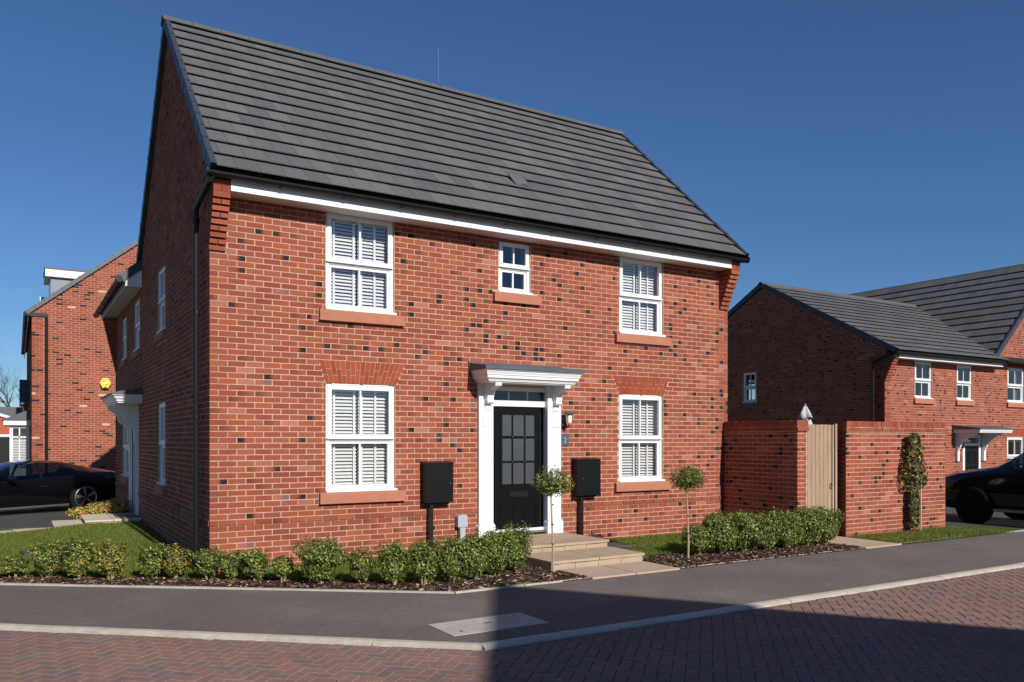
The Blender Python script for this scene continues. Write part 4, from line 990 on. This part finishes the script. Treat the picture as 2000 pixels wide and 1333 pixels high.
# ------------------------------------------------------------------ cars
def car(name, label, st, loc, rz, glass0, glass1, wheel_x, wr_, hood_end=None, roof=None, rim='alloy'):
    """st: stations (x, z_low, z_belt, z_top, w_low, w_max, w_top); x runs from nose (0) to tail"""
    t = thing(name, label, 'car', loc, rz); nst = len(st); rows = []
    for (x, zl, zb, zt, wl, wm, wt) in st:
        half = [(wl * .9, zl), (wl, zl + .06), (wm, zl + (zb - zl) * .45), (wm * .992, zl + (zb - zl) * .72), (wm * .965, zb - .03), (wm * .935, zb), (wt + .02, zt - .05), (wt - .08, zt - .008), (wt * .5, zt + .012), (0, zt + .016)]
        rows.append([(x, -a, b_) for a, b_ in half] + [(x, a, b_) for a, b_ in half[-2::-1]])
    m = len(rows[0]); body = MB(); gl = MB()
    for i in range(nst - 1):
        for k in range(m - 1):
            kk = min(k, m - 2 - k)
            q = [rows[i][k], rows[i][k + 1], rows[i + 1][k + 1], rows[i + 1][k]]
            side = kk == 5 and glass0 <= st[i][0] and st[i + 1][0] <= glass1
            scr = kk in (6, 7, 8) and ((hood_end <= st[i][0] and st[i + 1][0] <= roof[0]) or (roof[1] <= st[i][0] and st[i + 1][0] <= roof[2]))
            (gl if side or scr else body).face(q)
    for i in (0, nst - 1): body.face(rows[i])
    import bmesh
    def weld(mb, nm, mt):
        me = mb.mesh(nm); bm = bmesh.new(); bm.from_mesh(me); bmesh.ops.remove_doubles(bm, verts=bm.verts, dist=.0005); bmesh.ops.recalc_face_normals(bm, faces=bm.faces); bm.to_mesh(me); bm.free()
        me.polygons.foreach_set('use_smooth', [True] * len(me.polygons)); return ob(nm, me, mt, t)
    bd = weld(body, 'body', 'car_paint'); g = weld(gl, 'window', 'car_glass')
    L = st[-1][0]; wmx = max(s[5] for s in st)
    b = MB()
    for i in range(nst - 1):                      # belt trim line
        if glass0 <= st[i][0] and st[i + 1][0] <= glass1:
            for s in (-1, 1):
                y0 = s * st[i][5] * .94; y1 = s * st[i + 1][5] * .94
                b.tube([(st[i][0], y0, st[i][2] - .006), (st[i + 1][0], y1, st[i + 1][2] - .006)], .009, 5)
    ob('belt_trim', b, 'car_trim', bd)
    for px in (glass0 + (glass1 - glass0) * .5,):
        b = MB()
        for s in (-1, 1):
            j = min(range(nst), key=lambda q: abs(st[q][0] - px)); S_ = st[j]
            b.tube([(S_[0], s * S_[5] * .94, S_[2]), (S_[0] + .04, s * (S_[6] + .015), S_[3] - .05)], .03, 6)
        ob('door_pillar', b, 'car_trim', bd)
    for s in (-1, 1):
        j = min(range(nst), key=lambda q: abs(st[q][0] - glass0)); S_ = st[j]
        b = MB(); b.lathe([(.0001, -.10), (.07, -.08), (.085, 0), (.07, .09), (.0001, .10)], 12, (glass0 + .28, s * (S_[5] + .10), S_[2] + .08), 'y'); ob('wing_mirror', b, 'car_paint', t, smooth=True)
        for hx in (glass0 + .55 * (glass1 - glass0) - .25, glass0 + .95 * (glass1 - glass0) - .2):
            b = MB(); b.box(hx, s * (wmx * .985), S_[2] - .17, hx + .2, s * (wmx * .985 + .022), S_[2] - .14); ob('door_handle', b, 'car_trim', t)
        b = MB(); b.box(wheel_x[0] + wr_ + .05, s * (wmx - .03), st[nst // 2][1] + .02, wheel_x[1] - wr_ - .05, s * (wmx + .004), st[nst // 2][1] + .07); ob('sill_strip', b, 'alloy', t)
        b = MB(); b.box(L - .22, s * .35, st[-1][2] - .16, L - .01, s * (wmx - .12), st[-1][2] - .09); ob('tail_lamp', b, 'lamp_red', t)
        b = MB(); b.box(.04, s * .45, st[1][2] - .13, .3, s * (wmx - .12), st[1][2] - .05); ob('headlight', b, 'chrome', t)
    for wx in wheel_x:
        for s in (-1, 1):
            wh = ob('wheel', None, None, t); bpy.data.objects.remove(wh)
            b = MB(); b.lathe([(wr_ * .7, -.11), (wr_ * .94, -.115), (wr_, -.08), (wr_, .08), (wr_ * .94, .115), (wr_ * .7, .11)], 28, (0, 0, 0), 'y')
            wh = ob('wheel', b, 'rubber', t, loc=(wx, s * (wmx - .095), wr_), smooth=True)
            b = MB(); b.lathe([(wr_ * .70, -.112), (wr_ * .72, -.118), (wr_ * .75, -.114)], 28, (0, 0, 0), 'y'); b.lathe([(.0001, -.10), (.05, -.10), (.055, -.08)], 12, (0, 0, 0), 'y')
            for k in range(5):
                a = k * 2 * math.pi / 5 + .3
                def pp(r, da): return (r * math.cos(a + da), -.104 if r < wr_ * .5 else -.112, r * math.sin(a + da))
                b.face([pp(.045, -.5), pp(wr_ * .70, -.02), pp(wr_ * .71, .36), pp(.05, .5)])
            ob('rim', b, rim, wh, rot=(0, 0, 0 if s < 0 else math.pi))
            b = MB(); b.lathe([(.0001, -.07), (wr_ * .72, -.07)], 28, (0, 0, 0), 'y'); ob('brake_disc', b, 'car_trim', wh, rot=(0, 0, 0 if s < 0 else math.pi))
            b = MB(); b.lathe([(.0001, -.035), (wr_ + .03, -.035), (wr_ + .03, .05)], 28, (wx, s * (wmx - .03), wr_ + .005), 'y'); ob('wheel_arch', b, 'car_trim', t)
    return t
gt_st = [(0, .30, .62, .66, .70, .78, .60), (.12, .22, .66, .71, .82, .90, .70), (.5, .20, .74, .79, .86, .955, .76), (1.0, .19, .80, .85, .87, .975, .76), (1.45, .18, .86, .91, .87, .98, .72), (1.75, .18, .89, 1.02, .87, .98, .66), (2.1, .18, .90, 1.21, .87, .98, .60),
         (2.4, .18, .91, 1.33, .87, .975, .57), (2.8, .18, .93, 1.385, .87, .975, .56), (3.2, .18, .95, 1.37, .87, .98, .56), (3.6, .19, .98, 1.32, .88, .985, .56), (3.95, .21, 1.02, 1.24, .88, .985, .58), (4.3, .24, 1.05, 1.145, .87, .97, .62), (4.65, .28, 1.04, 1.08, .84, .94, .70), (4.9, .32, .98, 1.03, .80, .88, .72), (4.98, .40, .90, .93, .72, .80, .66)]
CARA = R(22)
car('coupe_car', 'black four-door coupe car with silver five-spoke wheels parked on the left driveway', gt_st, (0, 0, 0), 0, 1.75, 3.95, (.95, 3.87), .385, hood_end=1.45, roof=(2.4, 3.2, 4.3))
c1 = bpy.data.objects['coupe_car']; wl = Vector((3.87, -.9, 0)); q = Matrix.Rotation(CARA, 4, 'Z') @ wl
c1.location = (-.50 - q.x, 14.0 - q.y, -.26 + .0); c1.rotation_euler = (0, R(-0.6), CARA)
suv_st = [(0, .36, .78, .86, .72, .80, .66), (.12, .28, .86, .94, .84, .92, .74), (.5, .26, .96, 1.03, .88, .955, .78), (1.0, .25, 1.02, 1.09, .88, .96, .78), (1.25, .25, 1.04, 1.13, .88, .96, .74), (1.6, .25, 1.05, 1.34, .88, .96, .67), (1.95, .25, 1.06, 1.55, .88, .96, .62),
          (2.3, .25, 1.07, 1.66, .88, .96, .60), (2.8, .25, 1.08, 1.70, .88, .96, .60), (3.3, .25, 1.10, 1.68, .88, .96, .60), (3.8, .26, 1.12, 1.62, .88, .96, .60), (4.15, .28, 1.14, 1.52, .87, .95, .60), (4.4, .32, 1.10, 1.25, .85, .93, .66), (4.5, .40, 1.0, 1.05, .80, .86, .70)]
car('suv_car', 'black sport utility car parked nose-in on the driveway behind the right garden wall', suv_st, (17.5, .52, -.2), R(-90), 1.6, 4.15, (.88, 3.55), .37, hood_end=1.25, roof=(2.3, 3.8, 4.4), rim='car_trim')
bpy.data.objects['suv_car'].scale = (1.05, 1.05, 1.16)

# ------------------------------------------------------------------ planting
def leafcloud(fn, n, leaf, cols, seed, tipcol=None, tip=.3):
    """n small folded leaves; fn(rg) -> (point, outward normal, depth 0..1)"""
    rg = random.Random(seed); b = MB()
    for i in range(n):
        p, nn, dep = fn(rg); nn = Vector(nn) + Vector((rg.gauss(0, .55), rg.gauss(0, .55), rg.gauss(.15, .5)))
        if nn.length < 1e-4: continue
        nn.normalize(); a = nn.cross(Vector((rg.gauss(0, 1), rg.gauss(0, 1), rg.gauss(0, 1))))
        if a.length < 1e-4: continue
        a.normalize(); c = nn.cross(a); s = leaf * rg.uniform(.65, 1.25); p = Vector(p)
        col = rg.choice(cols)
        if tipcol and rg.random() < tip: col = rg.choice(tipcol)
        v = rg.uniform(.8, 1.2); col = tuple(q * v for q in col)
        b.face([tuple(p - a * s), tuple(p - c * s * .5 + nn * s * .12), tuple(p + a * s), tuple(p + c * s * .5 + nn * s * .12)], col)
    return b
GREEN = [srgb(*c) for c in [(76, 94, 40), (90, 108, 44), (64, 82, 38), (104, 122, 52), (56, 72, 36)]]
LIME = [srgb(*c) for c in [(158, 164, 74), (140, 152, 66), (172, 170, 86)]]
AMBER = [srgb(*c) for c in [(188, 162, 72), (178, 144, 62), (200, 176, 88), (160, 122, 60)]]
def shrub_fn(w_, d, h, base=.05, lump=.14, seed=0, tp=.8):
    r0 = random.Random(seed); ph = [(r0.uniform(0, 6.28), r0.uniform(0, 6.28), r0.uniform(2, 5)) for _ in range(5)]
    def fn(rg):
        u = rg.uniform(-1, 1); a = rg.uniform(0, 6.283); s = math.sqrt(1 - u * u); x, y, z = s * math.cos(a), s * math.sin(a), u
        q = (abs(x) ** 2.6 + abs(y) ** 2.6 + abs(z) ** 2.6) ** (-1 / 2.6)
        k = 1 + lump * sum(math.sin(p0 + f * a + 3 * u * f / 3) * .35 + math.sin(p1 + f * 1.7 * u + a) * .2 for p0, p1, f in ph) / 1.4
        dep = rg.random() ** .42 if rg.random() < .9 else rg.random() * 1.0 + .08
        dep = min(dep, 1.12) * q * k
        tz = h * .5 * (1 + z * dep)
        taper = tp + (1.04 - tp) * min(1, max(0, tz / h))
        return ((x * w_ / 2 * dep * taper, y * d / 2 * dep * taper, base + tz * (1 - base / h)), (x, y, z + .25), dep)
    return fn
def shrub(label, loc, w_, d, h, seed, n=3600, leaf=.0165, amber=0, group='low evergreen hedge shrubs', cols=GREEN, name='hedge_shrub', tp=.8, lump=.14):
    t = thing(name, label, 'shrub', loc, group=group)
    nn = int(n * (w_ * h * d / .06) ** .66)
    tips = LIME * 3 + (AMBER * (4 if amber > .8 else 1) if amber > .25 else []); b = leafcloud(shrub_fn(w_, d, h, seed=seed, tp=tp, lump=lump), nn, leaf, cols, seed, tips, .31 + .14 * amber)
    ob('foliage', b, 'leaf', t)
    rg = random.Random(seed); s = MB()
    for k in range(5):
        a = rg.uniform(0, 6.28); r = rg.uniform(.02, .07); s.tube([(r * .4 * math.cos(a), r * .4 * math.sin(a), -.03), (r * math.cos(a), r * math.sin(a), .10), (r * 3 * math.cos(a), r * 3 * math.sin(a), h * .6)], [.010, .008, .003], 5)
    ob('stem', s, 'bark', t)
ordw = ['leftmost', 'second', 'third', 'fourth', 'fifth', 'sixth', 'seventh', 'eighth', 'ninth', 'tenth', 'eleventh', 'twelfth', 'thirteenth', 'fourteenth', 'fifteenth', 'sixteenth', 'seventeenth', 'eighteenth']
row = [(-2.10, .98, .38, .26, 0.35), (-1.72, .72, .46, .40, .5), (-1.42, .47, .44, .42, .3), (-1.10, .22, .40, .40, 1), (-.62, .04, .44, .38, .3), (-.42, -.16, .36, .38, 1), (-.08, -.40, .42, .36, .2), (.14, -.62, .40, .34, .2), (.36, -.82, .36, .36, .2), (.62, -1.06, .28, .30, .6),
       (.98, -1.40, .62, .46, .1), (1.36, -1.68, .32, .38, .4), (1.66, -1.92, .44, .46, .05), (1.98, -2.06, .44, .48, .05), (2.32, -2.12, .44, .48, .05), (2.64, -2.08, .52, .52, 0), (3.02, -1.98, .50, .55, 0), (3.36, -1.86, .46, .54, 0)]
for i, (x, y, w0, h0, am) in enumerate(row):
    look = 'amber-tipped' if am >= .9 else ('small' if h0 < .33 else ('round' if i > 14 else 'green'))
    pos = 'leftmost of the corner hedge row' if i == 0 else ('last of the corner hedge row, next to the entrance steps' if i == len(row) - 1 else ordw[i] + ' from the left in the corner hedge row')
    shrub('%s evergreen shrub, %s' % (look, pos), (x, y, .02), w0 * .97, w0 * .85, h0 * uni(1.0, 1.16), 40 + i, amber=am, n=4600, tp=.62, lump=.30, leaf=.0175)
rrow = [(6.42, -1.98, .46, .46), (6.82, -2.02, .56, .58), (7.26, -2.06, .58, .60), (7.70, -2.10, .56, .60), (8.16, -2.12, .56, .58), (8.60, -2.14, .56, .60), (9.02, -2.16, .50, .62)]
for i, (x, y, w0, h0) in enumerate(rrow):
    shrub('dense green box shrub, %s in the hedge before the garden gate' % (ordw[i] if i == 0 else ordw[i] + ' from the left'), (x, y, .02), w0 * 1.10, w0, h0 * uni(.95, 1.05), 90 + i, n=3600, leaf=.019, lump=.22, tp=.78, group='box hedge before the gate')
for i, (x, y, h0, c) in enumerate([(-.62, 8.05, .42, 0), (-.28, 7.95, .48, 1), (-.92, 8.1, .34, 2)]):
    shrub(['yellow variegated shrub with red tips by the side porch, middle one', 'yellow variegated shrub with red tips, nearest the side porch wall', 'yellow variegated shrub with red tips, farthest from the porch wall'][i], (x, y, .0), .55, .5, h0, 130 + i, n=900, leaf=.032, amber=1, group='variegated shrubs by the porch', cols=[srgb(190, 170, 70), srgb(120, 120, 50), srgb(200, 180, 90), srgb(176, 96, 60)], name='variegated_shrub')
def ball_tree(label, x, y, seed):
    t = thing('standard_tree', label, 'tree', (x, y, .02), group='clipped ball trees either side of the steps'); r = .255
    def fn(rg):
        u = rg.uniform(-1, 1); a = rg.uniform(0, 6.283); s = math.sqrt(1 - u * u); d = rg.random() ** .35 * (1 + .12 * math.sin(3 * a + 2 * u + seed) + .08 * math.sin(5 * a - 4 * u))
        z = u * (.82 if u > 0 else .62)
        return ((s * math.cos(a) * r * d, s * math.sin(a) * r * d, 1.12 + z * r * d), (s * math.cos(a), s * math.sin(a), u + .2), d)
    ob('crown', leafcloud(fn, 2600, .0165, GREEN, seed, LIME, .24), 'leaf', t)
    b = MB(); b.tube([(.0, 0, -.05), (.004, .0, .3), (-.012, .005, .7), (-.03, .0, 1.02)], [.016, .014, .012, .010], 8); ob('trunk', b, 'bark', t)
    b = MB(); rg = random.Random(seed)
    for k in range(7):
        a = k * .9; b.tube([(-.03, 0, 1.0), (.08 * math.cos(a), .08 * math.sin(a), 1.1), (.18 * math.cos(a), .18 * math.sin(a), 1.16)], [.007, .005, .002], 5)
    ob('branch', b, 'bark', t)
    b = MB()
    for z in (.35, .6, .85): b.lathe([(.016, -.006), (.019, -.006), (.019, .006), (.016, .006)], 10, (-.004, 0, z))
    ob('tie', b, 'black', t)
ball_tree('clipped ball tree on a thin stem, left of the sandstone steps', 3.80, -2.06, 5)
ball_tree('clipped ball tree on a thin stem, at the left end of the box hedge', 6.12, -2.09, 6)
# climbing shrub on the right garden wall
t = thing('climbing_shrub', 'narrow upright red-tinged shrub tied to a stake against the right garden wall', 'shrub', (12.02, -1.80, .0))
def cfn(rg):
    z = rg.random(); zz = .1 + 1.72 * z; a = rg.uniform(0, 6.283)
    r = (.11 + .02 * math.sin(9 * z)) if z < .42 else (.285 + .06 * math.sin(12 * z + 1) + .03 * math.sin(2 * a + 7 * z)) * (1 - max(0, z - .85) / .15 * .7)
    r *= rg.random() ** .45
    return ((math.cos(a) * r * (1.0), math.sin(a) * r * .42, zz), (math.cos(a), math.sin(a), .3), r)
ob('foliage', leafcloud(cfn, 2600, .036, [srgb(66, 80, 40), srgb(80, 94, 44), srgb(56, 68, 38), srgb(74, 88, 42), srgb(104, 70, 48)], 3, LIME + [srgb(150, 90, 62)], .2), 'leaf', t)
b = MB(); b.tube([(0, 0, -.1), (.02, 0, .6), (-.01, 0, 1.2), (0, 0, 1.8)], [.016, .014, .01, .004], 6); ob('trunk', b, 'twig', t)
b = MB(); b.tube([(.12, -.05, -.1), (.13, -.05, .95)], .011, 6); ob('stake', b, 'stake', t)

# mulch, lawns, grass
def inpoly(x, y, P):
    c = False; j = len(P) - 1
    for i in range(len(P)):
        if (P[i][1] > y) != (P[j][1] > y) and x < (P[j][0] - P[i][0]) * (y - P[i][1]) / (P[j][1] - P[i][1]) + P[i][0]: c = not c
        j = i
    return c
NB = Vector((-ED.y, ED.x))                       # across the left edging; turned towards the house below
if NB.dot(Vector((0, 1))) < 0: NB = -NB
eo = .052
def off(p, d): return (p[0] + NB.x * d, p[1] + NB.y * d)
bedL = [off(EL, eo), off(E0, eo - .0), (3.93, -2.70), (3.78, -2.0), (3.78, -1.62), (2.6, -1.74), off(E0, .72), off((-.5, -.72), .50), off(EL, .5)]
bedR = [(5.38, -2.70), (9.26, -2.73), (9.26, -1.75), (5.7, -1.70), (5.42, -1.95)]
bedP = [(-1.2, 7.75), (-.05, 7.75), (-.05, 8.5), (-1.2, 8.5)]
for nm, P, z in (('planting_bed', bedL, .012), ('planting_bed', bedR, .012), ('planting_bed', bedP, .05)): sheet(nm, P, z, 'soil', thick=.3)
CH = [srgb(*c) for c in [(70, 50, 40), (54, 40, 34), (92, 68, 54), (110, 86, 70), (44, 34, 30), (138, 112, 92), (80, 58, 46), (62, 46, 40)]]; CHL = [srgb(206, 190, 166), srgb(186, 160, 130)]
ch = MB()
for P, n in ((bedL, 5200), (bedR, 3800)):
    xs = [p[0] for p in P]; ys = [p[1] for p in P]; k = 0; x0, x1, y0, y1 = max(-3.2, min(xs)), max(xs), min(ys), min(3.2, max(ys))
    while k < n:
        x, y = uni(x0, x1), uni(y0, y1)
        if not inpoly(x, y, P): continue
        k += 1; a = uni(0, 6.28); l, w0, hh = uni(.012, .034), uni(.006, .013), uni(.002, .005); z = .014 + uni(0, .016); ux, uy = math.cos(a), math.sin(a); tl = uni(-.45, .45); tk = uni(-.5, .5)
        c = random.choice(CH) if rnd() > .06 else random.choice(CHL)
        pt = lambda s, q, h: (x + ux * s - uy * q, y + uy * s + ux * q, z + s * tl + q * tk + h)
        vv = [pt(-l, -w0, 0), pt(l, -w0 * .7, 0), pt(l, w0 * .7, 0), pt(-l, w0, 0), pt(-l, -w0, hh), pt(l, -w0 * .7, hh), pt(l, w0 * .7, hh), pt(-l, w0, hh)]
        ch.faces(vv, [(0, 1, 5, 4), (1, 2, 6, 5), (2, 3, 7, 6), (3, 0, 4, 7), (4, 5, 6, 7)], c)
ob('bark_mulch', ch, 'chip', kind='stuff', label='brown bark chippings on the planting beds', cat='mulch')
def lawn_z(x, y):
    if x < .3 and y > -1.5: t_ = min(1, max(0, (y - .5) / 5.6)); return .015 + .135 * t_ * t_ * (3 - 2 * t_) - .22 * max(0, min(1, (-1.0 - x) / 3)) * t_
    if x > 10.2: return .03 - .10 * max(0, min(1, (x - 13.3) / 1.2))
    return .03 + .035 * min(1, max(0, (y + 2) / 2))
lawns = [[off(EL, .5), off((-.5, -.72), .50), off(E0, .72), (2.6, -1.74), (3.78, -1.62), (3.78, -.02), (0, -.02), (-.02, 0), (-.02, 6.27), (-3.0, 6.27), (-8.5, 6.27)],
         [(5.42, -1.95), (5.7, -1.70), (8.97, -1.75), (8.97, -.02), (5.42, -.02)],
         [(10.22, -2.74), (14.6, -2.76), (14.6, -1.5), (13.29, -1.5), (13.29, -1.69), (10.22, -1.69)],
         [(-8.5, 7.55), (-1.25, 7.55), (-1.25, 8.58), (-8.5, 8.58)]]
gb = MB(); GC = [srgb(*c) for c in [(112, 124, 54), (100, 114, 48), (126, 134, 62), (92, 104, 46), (142, 142, 76), (120, 128, 58)]]
for li, P in enumerate(lawns):
    xs = [p[0] for p in P]; ys = [p[1] for p in P]; x0, x1, y0, y1 = max(-7, min(xs)), max(xs), min(ys), max(ys)
    # base sheet as a fine grid following lawn_z
    b = MB(); st_ = .16; nx, ny_ = int((x1 - x0) / st_) + 1, int((y1 - y0) / st_) + 1
    zz = (lambda x, y: lawn_z(x, y) - .012) if li < 3 else (lambda x, y: -.10)
    for i in range(nx):
        for j in range(ny_):
            a, c = x0 + i * st_, y0 + j * st_
            if inpoly(a + st_ / 2, c + st_ / 2, P): b.face([(a, c, zz(a, c)), (a + st_, c, zz(a + st_, c)), (a + st_, c + st_, zz(a + st_, c + st_)), (a, c + st_, zz(a, c + st_))])
    b.prism(P, -.33, -.03 if li < 3 else -.12, 'z')
    ob('lawn', b, 'turf', kind='structure')
    area = sum(P[i][0] * P[(i + 1) % len(P)][1] - P[(i + 1) % len(P)][0] * P[i][1] for i in range(len(P))) / 2
    n = int(min(abs(area), 46) * (2600 if li < 3 else 900)); k = 0; tries = 0
    while k < n and tries < n * 6:
        tries += 1; x, y = uni(x0, x1), uni(y0, y1)
        if not inpoly(x, y, P): continue
        k += 1; pp_ = math.sin(x * 3.1 + 1) * math.sin(y * 2.7) * .5 + .5
        h = uni(.02, .042) * (.8 + .5 * pp_); a = uni(0, 6.28); wd = uni(.003, .006); lx, ly = uni(-.02, .02), uni(-.02, .02); z = zz(x, y)
        c = GC[min(5, int(abs(random.gauss(.25 + .4 * (1 - pp_), .25)) * 6))]
        gb.face([(x - math.cos(a) * wd, y - math.sin(a) * wd, z), (x + math.cos(a) * wd, y + math.sin(a) * wd, z), (x + lx, y + ly, z + h)], c)
ob('grass', gb, 'grass', kind='stuff', label='short mown lawn grass around the house', cat='grass')
# inspection covers in the lawns, small debris on the footway
for lab, (x, y, z, r) in (('black inspection cover in the small lawn right of the steps', (5.75, -.72, .075, .3)), ('dark rectangular inspection cover in the left lawn', (-1.72, 3.12, .062, .28))):
    t = thing('inspection_cover', lab, 'cover', (x, y, z), R(8) if x < 0 else 0)
    ob('frame', MB().ring(-r, -r * .8, r, r * .8, .04, -.02, .012), 'cover', t, rot=(R(90), 0, 0)); ob('lid', MB().box(-r + .045, -r * .8 + .045, -.03, r - .045, r * .8 - .045, .008), 'cover', t)
rg = random.Random(4)
lf = MB()
for i in range(150):
    x, y = rg.uniform(-2, 9), 0
    y = rg.uniform(-7.5, -2.9)
    if x < 2: y = rg.uniform(-7, -5.2 + (1.2 - x) * .86 if x < 1.2 else -3)
    z = .003 if not road_side(x, y) else ROADZ + .003
    s = rg.uniform(.006, .016); a = rg.uniform(0, 6.28); c = rg.choice([srgb(210, 200, 184), srgb(60, 48, 40), srgb(150, 120, 90), srgb(190, 180, 168)])
    lf.face([(x + math.cos(a + q) * s * (1 if q in (0, 3.14) else .5), y + math.sin(a + q) * s * (1 if q in (0, 3.14) else .5), z + (.004 if q else 0)) for q in (0, 1.57, 3.14, 4.71)], c)
ob('litter_leaves', lf, 'chip', kind='stuff', label='scattered leaf bits on the footway and road', cat='leaves')
